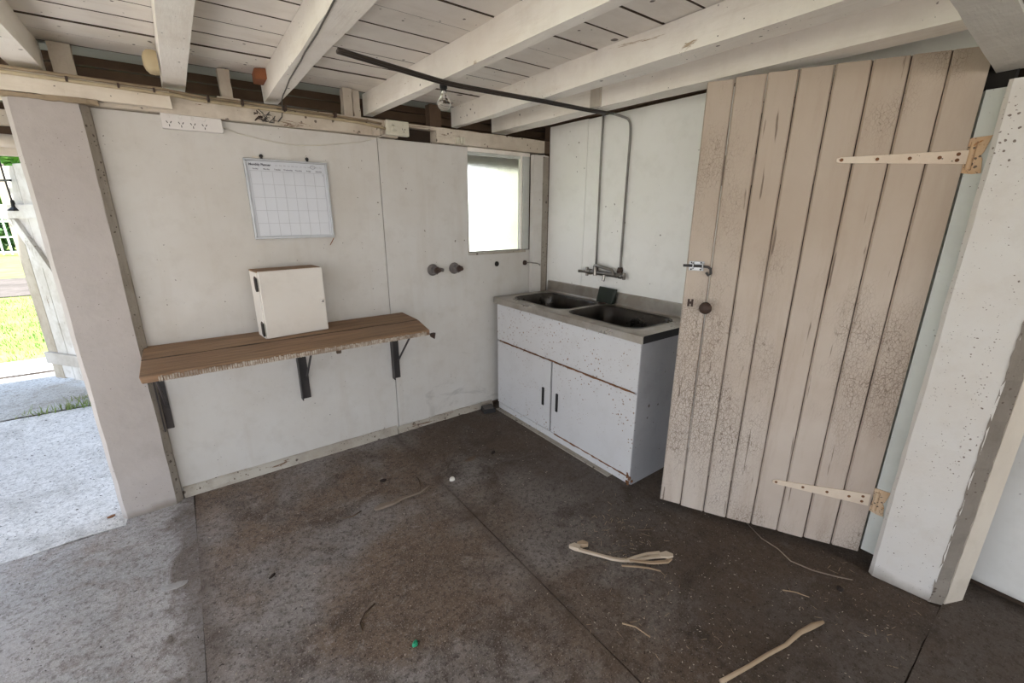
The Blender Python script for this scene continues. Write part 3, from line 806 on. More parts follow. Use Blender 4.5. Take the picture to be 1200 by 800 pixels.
# ================================================================== ELECTRICS
gp = root('power_outlet', (.145, 2.779, 1.9), 'white four-gang power outlet near the top of the wall', 'power outlet', 'power outlets on the back wall')
gpt = MB()
gpt.prism([(.024, 1.897), (.258, 1.897), (.266, 1.904), (.263, 1.958), (.256, 1.966), (.030, 1.966), (.024, 1.960)], 2.752, 2.7795, fn=lambda x, z, y: (x, y, z))
plate = put(gpt, 'face_plate', 'plastic_white', gp, bevel=0.002)
def sockets(plate, cx, cz, y, sc=1.0):
    for dx, dz, tilt in ((-.0075, .005, .5), (.0075, .005, -.5), (0, -.009, 0)):
        a = MB()
        def f(u, yy, v, tilt=tilt, dx=dx, dz=dz): return (cx + sc * (dx + u * math.cos(tilt) - v * math.sin(tilt)), yy, cz + sc * (dz + u * math.sin(tilt) + v * math.cos(tilt)))
        a.box((-.0016, .0016), (y - .0006, y + .001), (-.005, .005), f)
        put(a, 'socket_slot', 'black', plate)
for i in range(4):
    cx = .052 + i * .046
    sockets(plate, cx, 1.920, 2.752)
    put(MB().box((cx - .006, cx + .006), (2.748, 2.7525), (1.941, 1.957)), 'switch', 'plastic_white', plate, bevel=0.0015)
bx('seam', 'plastic_white', (.212, .2135), (2.7512, 2.7525), (1.899, 1.964), plate)

g2 = root('power_outlet', (1.16, 2.741, 1.968), 'cream double power outlet box fixed to the top plate', 'power outlet', 'power outlets on the back wall')
p2 = put(MB().box((1.090, 1.232), (2.708, 2.742), (1.968, 2.050)), 'face_plate', 'plastic_cream', g2, bevel=0.004)
sockets(p2, 1.196, 2.000, 2.708)
put(MB().box((1.190, 1.203), (2.704, 2.7085), (2.022, 2.038)), 'switch', 'plastic_cream', p2, bevel=0.0015)
put(MB().box((1.118, 1.131), (2.704, 2.7085), (2.026, 2.042)), 'switch', 'plastic_cream', p2, bevel=0.0015)
cab = root('extension_cable', (1.13, 2.70, 1.99), 'thin white cable drooping from the four-gang outlet to its plug', 'cable')
put(MB().lathe((1.130, 2.7075, 2.003), (0, -1, 0), [(0, .018), (.012, .018), (.020, .013), (.034, .011), (.036, 0)], 14), 'plug', 'plastic_cream', cab, smooth=True)
pts = [(1.130, 2.690, 2.000), (1.112, 2.700, 1.985), (1.085, 2.728, 1.968), (1.04, 2.772, 1.950), (.95, 2.775, 1.921), (.839, 2.776, 1.903), (.72, 2.776, 1.884), (.608, 2.776, 1.874), (.50, 2.776, 1.880), (.407, 2.776, 1.893), (.33, 2.776, 1.907), (.266, 2.765, 1.925)]
put(MB().tube(pts, .0028, 6), 'cord', 'cable_white', cab, smooth='all')
jb = root('junction_box', (1.035, 2.73, 1.955), 'small dirty cream junction block left of the double outlet', 'junction box')
put(MB().box((1.008, 1.052), (2.715, 2.741), (1.957, 1.998)), 'body', 'plate_white', jb, bevel=0.003)
put(MB().box((1.052, 1.072), (2.722, 2.741), (1.965, 1.992)), 'broken_side', 'stub', jb, bevel=0.004)
jb = root('terminal_block', (1.597, 2.73, 1.965), 'small ribbed cream block above the left corner of the window', 'junction box')
for i in range(3):
    put(MB().box((1.566 + i * .021, 1.583 + i * .021), (2.704, 2.737), (1.960 + (i % 2) * .005, 2.0)), 'segment', 'plastic_cream', jb, bevel=0.003)
# cables clipped along the plate
def clipped(name, pts, r, mat, label, clips=()):
    o = root(name, pts[0], label, 'cable', 'cables clipped along the top plate' if name == 'power_cable' else None)
    put(MB().tube(pts, r, 8), 'cord', mat, o, smooth='all')
    for c_ in clips:
        put(MB().box((c_ - .004, c_ + .004), (2.686, 2.742 if c_ > .08 else 2.7025), (2.030 - (.0 if c_ < .08 else 0.006), 2.050)), 'clip', 'iron_brown', o)
clipped('power_cable', [(-.62, 2.694, 2.040), (-.3, 2.694, 2.036), (-.1, 2.694, 2.034), (.05, 2.694, 2.032), (.10, 2.715, 2.034), (.17, 2.732, 2.030), (.42, 2.732, 2.028), (.75, 2.732, 2.022), (.95, 2.732, 2.018), (1.03, 2.732, 2.008), (1.092, 2.728, 2.002)], .0075, 'cable_cream', 'thick cream cable clipped along the top plate to the double outlet', (-.26, -.10, .02, .22, .36, .55, .8))
clipped('power_cable', [(-.62, 2.693, 2.058), (-.3, 2.693, 2.054), (-.1, 2.693, 2.051), (.05, 2.694, 2.050), (.11, 2.72, 2.049), (.20, 2.733, 2.046), (.45, 2.733, 2.045), (.8, 2.733, 2.037), (1.0, 2.734, 2.032), (1.07, 2.734, 2.026)], .0065, 'cable_dirty', 'thinner brown-stained cable running above the thick cream one')
clipped('speaker_wire', [(.442, 1.30, 2.077), (.447, 1.414, 2.077), (.468, 1.689, 2.077), (.476, 1.90, 2.077), (.484, 2.0, 2.077), (.500, 2.3, 2.077), (.520, 2.5, 2.077), (.528, 2.611, 2.075), (.536, 2.69, 2.068), (.541, 2.728, 2.03), (.535, 2.732, 2.0), (.514, 2.735, 1.975)], .0028, 'wire_grey', 'thin dark wire snaking along the underside of a white joist')
wbd = root('wire_bundle', (.455, 2.73, 1.96), 'tangle of frayed dark wires on a broken fitting on the top plate', 'wires')
put(MB().box((.438, .490), (2.722, 2.742), (1.962, 2.0)), 'fitting', 'stub', wbd, bevel=0.004)
for k in range(9):
    random.seed(40 + k)
    p = V((random.uniform(.42, .48), 2.722, random.uniform(1.975, 2.01)))
    pp = [p.copy()]
    for j in range(6):
        p = p + V((random.uniform(-.022, .022), random.uniform(-.008, .006), random.uniform(-.02, .016)))
        p.y = min(p.y, 2.728); p.x = max(.405, min(.5, p.x)); p.z = max(1.965, min(2.02, p.z))
        pp.append(p.copy())
    put(MB().tube(pp, .0022, 5), 'wire', 'iron_brown' if k % 2 else 'wire_grey', wbd, smooth='all')
random.seed(11)
# bulb
lb = root('light_bulb', (1.085, 2.0, 2.08), 'unlit clear light bulb hanging beside a ceiling joist', 'light bulb')
bxp, byp = 1.072, 1.965
put(MB().lathe((bxp, byp, 2.084), (0, 0, -1), [(0, .014), (.008, .017), (.022, .017), (.024, .013), (.034, .013), (.0345, 0)], 16), 'socket', 'black', lb, smooth=True)
bz = 2.084 - .034
put(MB().lathe((bxp, byp, bz), (0, 0, -1), [(0, .0125), (.012, .014), (.026, .022), (.040, .030), (.054, .0315), (.068, .026), (.077, .014), (.080, .002)], 24), 'glass', 'bulb', lb, smooth='all')
put(MB().tube([(bxp, byp, bz), (bxp, byp, bz - .03)], .004, 8), 'stem', 'plastic_white', lb)
put(MB().tube([(bxp - .012, byp, bz - .042), (bxp, byp, bz - .028), (bxp + .012, byp, bz - .042)], .0012, 5), 'filament', 'aluminium', lb)
# porcelain insulator and orange block
ins = MB()
ins.loft([[(x, 2.58 + dy, 2.125 + dz) for (dy, dz) in [(.046 * s_ * math.copysign(abs(math.cos(t)) ** .45, math.cos(t)), .043 * s_ * math.copysign(abs(math.sin(t)) ** .45, math.sin(t))) for t in [k * math.pi / 10 for k in range(20)]]] for a, (x, s_) in enumerate(((.051, .95), (.035, 1.0), (.018, .95), (.006, .7), (.0, .35)))])
put(ins, 'insulator', 'porcelain', None, smooth=True, label='yellowed porcelain fitting on the side of a joist', cat='insulator')
put(MB().hexa([(.428, 2.69, 2.150), (.478, 2.66, 2.150), (.434, 2.80, 2.150), (.482, 2.80, 2.150), (.428, 2.69, 2.198), (.478, 2.66, 2.198), (.434, 2.80, 2.198), (.482, 2.80, 2.198)]), 'wood_block', 'orange_wood', None, bevel=.004, label='orange-brown wood block in the corner of joist and ceiling', cat='block')

# ================================================================== WATER PIPES AND TAPS
def smooth_path(pts, it=2):
    pts = [V(p) for p in pts]
    for _ in range(it):
        q = [pts[0]]
        for a, b in zip(pts, pts[1:]):
            q += [a.lerp(b, .25), a.lerp(b, .75)]
        q.append(pts[-1])
        pts = q
    return pts
pA = root('water_pipe', (2.386, 2.195, 1.16), 'straight metal water pipe dropping to the left tap above the sink', 'pipe', 'water pipes above the sink')
over = [(.556, 1.785, 2.066), (.95, 1.885, 2.066), (1.08, 1.915, 2.066), (1.35, 1.90, 2.064), (1.62, 1.893, 2.066), (1.85, 1.89, 2.064), (2.04, 1.89, 2.066)]
put(MB().tube(smooth_path(over + [(2.20, 2.02, 2.10), (2.386, 2.20, 2.148)], 2), .0072, 10), 'overhead_run', 'pipe_dark', pA, smooth='all', label='dark overhead length crossing under the joists')
put(MB().tube([(2.386, 2.203, 2.148), (2.386, 2.205, 1.9), (2.386, 2.198, 1.5), (2.386, 2.194, 1.155)], .0068, 10), 'drop', 'pipe', pA, smooth='all')
pB = root('water_pipe', (2.386, 1.972, 1.15), 'bent metal water pipe curving down to the right tap above the sink', 'pipe', 'water pipes above the sink')
over2 = [(x, y - .0125, z + .004) for x, y, z in over]
put(MB().tube(smooth_path(over2 + [(2.12, 1.90, 2.078), (2.20, 1.955, 2.095)], 2), .0068, 10), 'overhead_run', 'pipe_dark', pB, smooth='all')
put(MB().tube(smooth_path([(2.20, 1.955, 2.095), (2.29, 2.02, 2.112), (2.37, 2.02, 2.108), (2.386, 1.985, 2.09), (2.386, 1.967, 2.04), (2.386, 1.968, 1.9), (2.386, 1.970, 1.6), (2.386, 1.972, 1.15)], 3), .0075, 10), 'drop', 'pipe', pB, smooth='all')

tp = root('wall_tap', (2.37, 2.08, 1.1), 'old chrome wall tap set with swivel spout above the sink', 'tap')
YA, YB, ZT = 2.194, 1.972, 1.118
put(MB().tube([(2.36, YA + .02, ZT), (2.36, YB - .02, ZT)], .017, 12), 'mixer_body', 'dull_metal', tp, smooth=True)
for yy, sgn in ((YA, 1), (YB, -1)):
    put(MB().lathe((2.3995, yy, ZT), (-1, 0, 0), [(0, .021), (.005, .021), (.008, .013), (.03, .013), (.032, .017), (.052, .017), (.055, .008)], 16), 'inlet', 'dull_metal', tp, smooth=True)
    put(MB().tube([(2.386, yy, ZT + .052), (2.386, yy, ZT + .036), (2.383, yy, ZT)], [.015, .021, .018], 12), 'union_nut', 'iron_brown', tp, smooth=True)
    hd = put(MB().tube([(2.36, yy + sgn * .02, ZT), (2.36, yy + sgn * .036, ZT), (2.36, yy + sgn * .042, ZT), (2.36, yy + sgn * .058, ZT), (2.36, yy + sgn * .064, ZT)], [.021, .021, .015, .016, .011], 12), 'tap_spindle', 'dull_metal', tp, smooth=True)
    if sgn > 0:
        put(MB().tube([(2.36, yy + .060, ZT - .004), (2.345, yy + .082, ZT - .003), (2.335, yy + .122, ZT - .002)], [.011, .009, .011], 8), 'tap_handle', 'chrome', hd, smooth=True)
        put(MB().tube([(2.36, yy + .060, ZT + .030), (2.36, yy + .060, ZT - .032)], [.011, .011], 8), 'tap_handle', 'dull_metal', hd, smooth=True)
    else:
        put(MB().tube([(2.36, yy - .058, ZT + .022), (2.36, yy - .058, ZT - .022)], .010, 8), 'tap_handle', 'dull_metal', hd, smooth=True)
sp = put(MB().tube([(2.352, YA - .028, ZT - .02), (2.350, YA - .028, ZT + .03), (2.348, YA - .034, ZT + .050), (2.345, YA - .05, ZT + .052), (2.340, YB + .035, ZT + .035), (2.338, YB + .018, ZT + .022), (2.336, YB + .014, ZT + .004)], [.015, .014, .013, .0115, .0115, .0115, .012], 10), 'swivel_spout', 'chrome', tp, smooth=True)
put(MB().tube([(2.352, YA - .115, ZT - .008), (2.348, YA - .115, ZT - .032), (2.343, YA - .112, ZT - .05)], [.013, .0095, .011], 10), 'bib_outlet', 'chrome', tp, smooth=True)

# shower tap stubs on the back wall
for k, (x, lab) in enumerate(((1.379, 'left one of two corroded tap stubs on the wall under the window side'), (1.548, 'right one of two corroded tap stubs, the one nearer the window'))):
    t_ = root('tap_stub', (x, 2.779, 1.145), lab, 'tap', 'tap stubs on the back wall')
    tx = .35 if k else .22
    put(MB().lathe((x, 2.7795, 1.145), (0, -1, 0), [(0, .040), (.005, .041), (.014, .036), (.020, .026), (.021, 0)], 18), 'flange', 'dull_dark', t_, smooth=True)
    put(MB().lathe((x, 2.762, 1.145), (tx, -1, .02), [(0, .031), (.028, .031), (.031, .026), (.033, 0)], 6), 'body_nut', 'dull_dark', t_)
    put(MB().lathe((x + tx * .03, 2.732, 1.1455), (tx, -1, .02), [(0, .021), (.012, .022), (.016, .014), (.034, .013), (.040, .008), (.041, 0)], 8), 'spindle', 'iron_brown', t_)
    put(MB().tube([(x + .016, 2.742, 1.150), (x + .042, 2.735, 1.146), (x + .060 - .02 * k, 2.733, 1.142)], [.016, .014, .009 if k else .012], 8), 'lug', 'dull_dark', t_, smooth=True)
put(MB().lathe((1.920, 2.7795, 1.152), (0, -1, 0), [(0, .019), (.003, .019), (.004, .013), (.0041, 0)], 18), 'pipe_hole', 'void', None, label='round black pipe hole in the wall below the window', cat='hole')
hk = root('pipe_end', (2.19, 2.779, 1.145), 'dark capped pipe end with a hook beside the corner post', 'pipe')
put(MB().lathe((2.188, 2.7795, 1.145), (0.2, -1, 0), [(0, .019), (.012, .019), (.020, .013), (.021, 0)], 14), 'cap', 'iron_brown', hk, smooth=True)
put(MB().tube([(2.19, 2.757, 1.147), (2.22, 2.722, 1.146), (2.262, 2.712, 1.142), (2.288, 2.710, 1.132), (2.292, 2.712, 1.122)], .0035, 6), 'hook', 'dull_metal', hk, smooth='all')

# ================================================================== SINK UNIT
SX, SY0, SY1 = 1.867, 1.362, 2.700
sink = root('sink_cabinet', (2.13, 2.03, 0), 'white enamel double-bowl sink cabinet with stainless top and rusty seams', 'sink cabinet')
bx('carcass', 'enamel_shaded', (SX + .018, 2.39), (SY0 + .002, SY1 - .002), (.0, .70), sink)
cs = MB()
cs.box((SX + .018, 2.39), (SY0 + .002, SY0 + .02), (.70, .872)).box((SX + .018, 2.39), (SY1 - .02, SY1 - .002), (.70, .872)).box((2.37, 2.39), (SY0 + .02, SY1 - .02), (.70, .872))
put(cs, 'carcass_rail', 'enamel_shaded', sink)
bx('side_stile', 'enamel_shaded', (SX, SX + .032), (SY0 - .001, SY0 + .016), (.012, .872), sink, bevel=0.001)
bx('front_apron', 'enamel', (SX - .001, SX + .017), (SY0 + .002, SY1), (.582, .872), sink, bevel=0.0025)
d1 = bx('door', 'enamel', (SX - .001, SX + .017), (2.071, SY1 - .004), (.058, .571), sink, bevel=0.0025)
d2 = bx('door', 'enamel', (SX - .001, SX + .017), (SY0 + .002, 2.055), (.058, .571), sink, bevel=0.0025)
bx('door_gap', 'black', (SX + .012, SX + .0175), (2.055, 2.071), (.058, .571), sink)
for (yy, d) in ((2.138, d1), (1.996, d2)):
    hb = MB()
    hb.box((SX - .011, SX - .001), (yy - .010, yy + .010), (.232, .364))
    put(hb, 'handle', 'black', d, bevel=0.003)
bx('plinth', 'enamel', (SX + .004, SX + .03), (SY0 + .006, SY1 - .01), (.006, .052), sink, bevel=0.002)
bx('base_strip', 'post_grey', (SX - .03, SX + .02), (1.50, SY1 - .02), (0.0, .006), sink, label='grey strip along the floor at the plinth')
# rust along the seams
def rust_line(p0, p1, n, r):
    mb = MB()
    pts = [tuple(lerp(a, b, i / n) + random.uniform(-.0015, .0015) for a, b in zip(p0, p1)) for i in range(n + 1)]
    mb.tube(pts, [random.uniform(r * .45, r * 1.2) for _ in pts], 6)
    return mb
put(rust_line((SX, 2.66, .577), (SX, SY0 + .02, .576), 60, .0062), 'rust_seam', 'rust', sink, label='rusty seam under the apron')
put(rust_line((SX + .001, 2.02, .056), (SX + .001, SY0 + .01, .056), 30, .0062), 'rust_seam', 'rust', sink)
rc = MB()
for k in range(14):
    c0 = V((SX + random.uniform(-.003, .014), SY0 + random.uniform(-.003, .022), random.uniform(.006, .075)))
    rc.lathe(c0, (random.uniform(-1, 1), random.uniform(-1, 1), random.uniform(-1, 1)), [(0, .004), (.004, .009), (.010, .008), (.013, .003)], 6)
put(rc, 'rust_scab', 'rust', sink, label='scab of rust at the bottom corner')
# stainless top with two bowls
def rrect(x0, x1, y0, y1, r, n=6):
    P = []
    for cx, cy, a0 in ((x1 - r, y1 - r, 0), (x0 + r, y1 - r, 90), (x0 + r, y0 + r, 180), (x1 - r, y0 + r, 270)):
        for k in range(n + 1):
            a = math.radians(a0 + 90 * k / n)
            P.append((cx + r * math.cos(a), cy + r * math.sin(a)))
    return P
TZ = .912
B1 = (1.965, 2.318, 2.075, 2.625); B2 = (1.928, 2.318, 1.462, 2.018)
B1 = (1.948, 2.318, 2.072, 2.628)
tb = bmesh.new()
def loop_edges(pts, z):
    vs = [tb.verts.new((x, y, z)) for x, y in pts]
    return [tb.edges.new((vs[i], vs[(i + 1) % len(vs)])) for i in range(len(vs))]
E_ = loop_edges([(1.846, 1.343), (2.395, 1.343), (2.395, 2.716), (1.846, 2.716)], TZ) + loop_edges(rrect(*B1, .085), TZ) + loop_edges(rrect(*B2, .085), TZ)
bmesh.ops.triangle_fill(tb, use_beauty=True, use_dissolve=False, edges=E_)
top = put(tb, 'steel_top', 'steel_top', sink)
lipm = MB()
lipm.prism([(1.846, .868), (1.850, .868), (1.850, .905), (1.856, TZ), (1.849, TZ - .0005), (1.846, .908)], 1.343, 2.716, fn=lambda x, z, y: (x, y, z))
put(lipm, 'front_lip', 'steel_top', sink)
bx('end_lip', 'black', (1.852, 2.39), (1.3455, 1.352), (.868, TZ - .003), sink, label='black underside at the end of the top')
bx('end_lip', 'steel_top', (1.846, 2.395), (2.708, 2.716), (.872, TZ - .001), sink)
bs = MB()
bs.prism([(2.378, TZ), (2.384, TZ + .01), (2.386, TZ + .082), (2.399, TZ + .086), (2.399, TZ)], 1.343, 2.716, fn=lambda x, z, y: (x, y, z))
put(bs, 'splashback', 'steel_top', sink)
for B in (B1, B2):
    x0, x1, y0, y1 = B
    rings = []
    for ins_, z, r in ((-.010, TZ + .0025, .092), (-.004, TZ + .003, .088), (.0, TZ - .001, .085), (.006, TZ - .012, .08), (.016, TZ - .08, .075), (.026, TZ - .15, .07), (.045, TZ - .172, .06), (.09, TZ - .180, .05)):
        rings.append([(px, py, z) for px, py in rrect(x0 + ins_, x1 - ins_, y0 + ins_, y1 - ins_, r)])
    rb = MB()
    rb.loft(rings, cap=False)
    cx, cy = (x0 + x1) / 2, (y0 + y1) / 2
    rb.b.faces.new([rb.b.verts.new(p) for p in rings[-1]])
    bo = put(rb, 'bowl', 'steel_bowl', sink, smooth=True)
    put(MB().lathe((cx, cy, TZ - .1785), (0, 0, 1), [(0, .04), (.002, .04), (.003, .03), (.0005, .026), (.0004, 0)], 18), 'drain', 'black', bo)
# dark plate leaning on the splashback
hp = MB()
hp.hexa([(2.342, 2.135, TZ + .004), (2.342, 1.995, TZ + .004), (2.366, 2.135, TZ + .004), (2.366, 1.985, TZ + .004),
         (2.362, 2.128, TZ + .112), (2.362, 1.982, TZ + .108), (2.369, 2.128, TZ + .112), (2.372, 1.968, TZ + .108)])
put(hp, 'dark_plate', 'dark_green', None, bevel=.002, label='small dark green-black plate leaning on the splashback between the bowls', cat='plate')
put(MB().lathe((2.33, 2.065, TZ + .003), (0, 0, 1), [(0, .03), (.004, .028), (.006, .01)], 9), 'grime_lump', 'iron_brown', None, label='brown dirt at the foot of the dark plate between the bowls', cat='dirt')

# ================================================================== THINGS ON THE FLOOR
blk = root('rubber_block', (1.77, 2.70, 0), 'black rubber block on the floor at the foot of the wall by the sink', 'block')
put(MB().hexa([(1.705, 2.655, 0.0), (1.80, 2.63, 0.0), (1.73, 2.745, 0.0), (1.83, 2.735, 0.0), (1.71, 2.66, .035), (1.80, 2.637, .035), (1.733, 2.742, .035), (1.828, 2.73, .035)]), 'body', 'black', blk, bevel=.004)
put(MB().hexa([(1.716, 2.665, .035), (1.797, 2.643, .035), (1.736, 2.738, .035), (1.823, 2.727, .035), (1.718, 2.667, .038), (1.795, 2.645, .038), (1.738, 2.736, .038), (1.82, 2.725, .038)]), 'top_pad', 'wire_grey', blk)

palm = root('palm_frond_piece', (1.40, 1.03, 0), 'dry pale palm sheath strip with split ends lying mid floor', 'palm frond')
def ribbon(pts, widths, thick=.006, lift=.003):
    rings = []
    P = [V((x, y, 0)) for x, y in pts]
    for i, p in enumerate(P):
        d = (P[min(i + 1, len(P) - 1)] - P[max(0, i - 1)]).normalized()
        nrm = V((-d.y, d.x, 0))
        w_ = widths[i] / 2
        h = lift + .004 * math.sin(i * 1.1)
        rings.append([tuple(p - nrm * w_ + V((0, 0, h))), tuple(p + nrm * w_ + V((0, 0, h))), tuple(p + nrm * w_ * .7 + V((0, 0, h + thick))), tuple(p - nrm * w_ * .7 + V((0, 0, h + thick)))])
    return MB().loft(rings)
put(ribbon([(1.262, 1.19), (1.275, 1.155), (1.31, 1.10), (1.35, 1.045), (1.385, 1.01), (1.425, .975)], [.03, .02, .016, .018, .017, .012], .009), 'stem', 'pale_dry', palm)
put(ribbon([(1.245, 1.215), (1.262, 1.20), (1.275, 1.175)], [.012, .045, .035], .012), 'split_end', 'pale_dry', palm)
put(ribbon([(1.285, 1.20), (1.305, 1.185), (1.322, 1.165)], [.02, .04, .015], .016), 'split_end', 'straw', palm)
put(ribbon([(1.39, 1.00), (1.44, .985), (1.50, .965), (1.56, .935)], [.012, .014, .016, .022], .007), 'strand', 'pale_dry', palm)
put(ribbon([(1.40, .995), (1.45, .962), (1.51, .935), (1.565, .912)], [.010, .016, .018, .03], .006), 'strand', 'pale_dry', palm)
put(ribbon([(1.40, 1.0), (1.43, .960), (1.48, .915), (1.54, .885), (1.575, .888)], [.010, .014, .018, .022, .02], .006), 'strand', 'straw', palm)
put(ribbon([(1.545, .925), (1.572, .905), (1.588, .885)], [.03, .05, .02], .006, .006), 'tip', 'pale_dry', palm)
put(ribbon([(1.355, .990), (1.40, .945), (1.44, .905), (1.47, .868)], [.008, .007, .006, .005], .005), 'strand', 'straw', palm)

def stick(name, pts, r, mat, label, cat='stick'):
    n_ = len(pts)
    rr = r if isinstance(r, list) else [r * (1 - .5 * i / n_) for i in range(n_)]
    return put(MB().tube(smooth_path([(x, y, z + rr[min(i, n_ - 1)]) for i, (x, y, z) in enumerate(pts)], 0), rr, 7), name, mat, None, smooth='all', label=label, cat=cat, group={'twig': 'twigs on the floor', 'straw': 'straws on the floor'}.get(name))
stick('stick', [(1.22, .455, 0), (1.35, .425, 0), (1.45, .405, 0), (1.54, .383, 0), (1.63, .372, .004), (1.70, .352, .006), (1.755, .338, .004)], [.008, .007, .0072, .007, .0085, .011, .006], 'straw', 'long tan bent stick with a frayed end near the bottom edge')
bk = put(ribbon([(.60, 2.025), (.64, 2.03), (.70, 2.02), (.76, 2.035), (.81, 2.03), (.86, 2.025), (.925, 2.045)], [.022, .050, .034, .026, .016, .014, .006], .008, .002), 'bark_strip', 'twig_pale')
bk['label'] = 'flaky grey strip of bark on the floor in front of the shelf'; bk['category'] = 'bark'
stick('twig', [(.44, 2.06, 0), (.49, 2.045, 0), (.54, 2.062, 0)], .004, 'twig', 'short thin twig left of the flaky bark strip', 'twig')
stick('twig', [(.905, 2.17, 0), (.90, 2.12, 0), (.885, 2.07, 0)], .005, 'twig', 'short dark twig above the end of the bark strip', 'twig')
stick('twig', [(.31, 1.365, 0), (.315, 1.40, 0), (.345, 1.435, 0), (.395, 1.455, 0)], .0045, 'twig', 'dark crooked twig on bare floor at lower centre left', 'twig')
stick('twig', [(1.60, 1.10, 0), (1.66, 1.06, 0), (1.70, 1.06, 0)], .003, 'twig', 'thin dark twig right of the palm strip', 'twig')
stick('root', [(2.10, .80, 0), (2.045, .70, 0), (2.035, .62, 0), (2.0, .55, 0), (2.02, .47, 0), (2.06, .40, 0), (2.10, .345, 0)], [.002, .0025, .003, .003, .0032, .003, .0025], 'twig_pale', 'long thin root crawling over the floor below the plank door', 'root')
stick('straw', [(1.80, .50, 0), (1.83, .465, 0), (1.85, .42, 0)], .0025, 'straw', 'fine straw on the floor left of the thin root', 'straw')
stick('straw', [(1.13, .80, 0), (1.16, .76, 0), (1.17, .70, 0)], .003, 'straw', 'pale straw on the floor below the palm strip', 'straw')
def flake(x, y, rx, ry, h, mat, name, label, cat, a=0.0, n=9, seed=1):
    random.seed(seed)
    P = []
    for k in range(n):
        t = 2 * math.pi * k / n
        s_ = random.uniform(.75, 1.1)
        px, py = rx * s_ * math.cos(t), ry * s_ * math.sin(t)
        P.append((x + px * math.cos(a) - py * math.sin(a), y + px * math.sin(a) + py * math.cos(a)))
    mb = MB()
    top = [(lerp(x, px, .6), lerp(y, py, .6)) for px, py in P]
    mb.loft([[(px, py, .0005) for px, py in P], [(px, py, h * .6) for px, py in P], [(px, py, h) for px, py in top]])
    return put(mb, name, mat, None, label=label, cat=cat, group='bark chips on the floor' if name == 'bark_chip' else None)
flake(.452, 1.197, .015, .010, .012, 'green_plastic', 'plastic_scrap', 'bright green plastic scrap on the brown floor', 'scrap', .4)
flake(1.07, 2.03, .022, .017, .014, 'shell', 'shell', 'white shell-like lump on the floor beside the slab joint', 'shell', .4)
flake(.735, 2.26, .022, .014, .010, 'debris_dark', 'dry_leaf', 'dark curled leaf on the floor below the shelf end', 'leaf', -.4)
flake(-.255, 2.045, .055, .020, .008, 'bark_grey', 'bark_flake', 'pale flat bark flake on the grey concrete at left', 'bark', -.25)
flake(-.52, 2.79, .02, .012, .006, 'rust', 'leaf_scrap', 'reddish leaf scrap on the pale slab beside the left post', 'leaf', .3)
flake(2.0, .36, .016, .012, .012, 'debris_dark', 'pebble', 'dark pebble on the floor in front of the door post', 'pebble', .2)
flake(1.28, 2.16, .05, .018, .008, 'twig', 'bark_crumble', 'crumbled dark bark on the floor near the slab joint', 'bark', .1)
flake(1.44, 2.14, .025, .012, .008, 'debris_dark', 'bark_chip', 'dark bark chip on the floor in front of the sink', 'bark', .5)
flake(.085, 1.86, .02, .007, .006, 'debris_dark', 'bark_chip', 'dark bark chip near the joint of the grey slab', 'bark', .6)
random.seed(5)
def grit(name, sets, label):
    verts, faces, mi = [], [], []
    for k, (mat, count, area, smin, smax, elong) in enumerate(sets):
        for _ in range(count):
            x0, x1, y0_, y1_ = random.choice(area)
            x, y = random.uniform(x0, x1), random.uniform(y0_, y1_)
            s_ = random.uniform(smin, smax); e = random.uniform(1, elong); a = random.uniform(0, math.pi)
            ca, sa = math.cos(a), math.sin(a)
            b = len(verts)
            for u, v in ((-e, -.6), (e, -.5), (.8 * e, .6), (-.9 * e, .5)):
                verts.append((x + s_ * (u * ca - v * sa), y + s_ * (u * sa + v * ca), .0003))
            verts.append((x, y, s_ * .8))
            faces += [(b, b + 1, b + 4), (b + 1, b + 2, b + 4), (b + 2, b + 3, b + 4), (b + 3, b, b + 4)]
            mi += [k] * 4
    me = bpy.data.meshes.new(name)
    me.from_pydata(verts, [], faces)
    for mat, *_ in sets: me.materials.append(M[mat])
    for p, k in zip(me.polygons, mi): p.material_index = k
    o = bpy.data.objects.new(name, me)
    COL.objects.link(o)
    o['kind'] = 'stuff'; o['label'] = label; o['category'] = 'debris'
    return o
inside = [(-.16, 1.0, .3, 2.7), (1.01, 1.83, .1, 2.6), (1.01, 2.0, .1, 1.2)]
straws = [(1.25, 1.75, .85, 1.45), (1.35, 1.62, 1.0, 1.3), (1.75, 2.2, .1, .5), (1.0, 1.5, .5, .95)]
grit('floor_grit', [('debris_pale', 700, inside, .0009, .0028, 2.0), ('debris_dark', 900, inside + [(-1.2, -.17, 1.5, 2.65)], .001, .0032, 2.4), ('straw', 240, straws, .0008, .0017, 12.0)], 'grit, crumbs and fine straw scattered over the dirty floor inside')
grit('yard_crumbs', [('debris_dark', 130, [(-1.6, -.48, 2.7, 4.6)], .0015, .005, 2.5)], 'dark crumbs on the pale outdoor slab beside the left post')

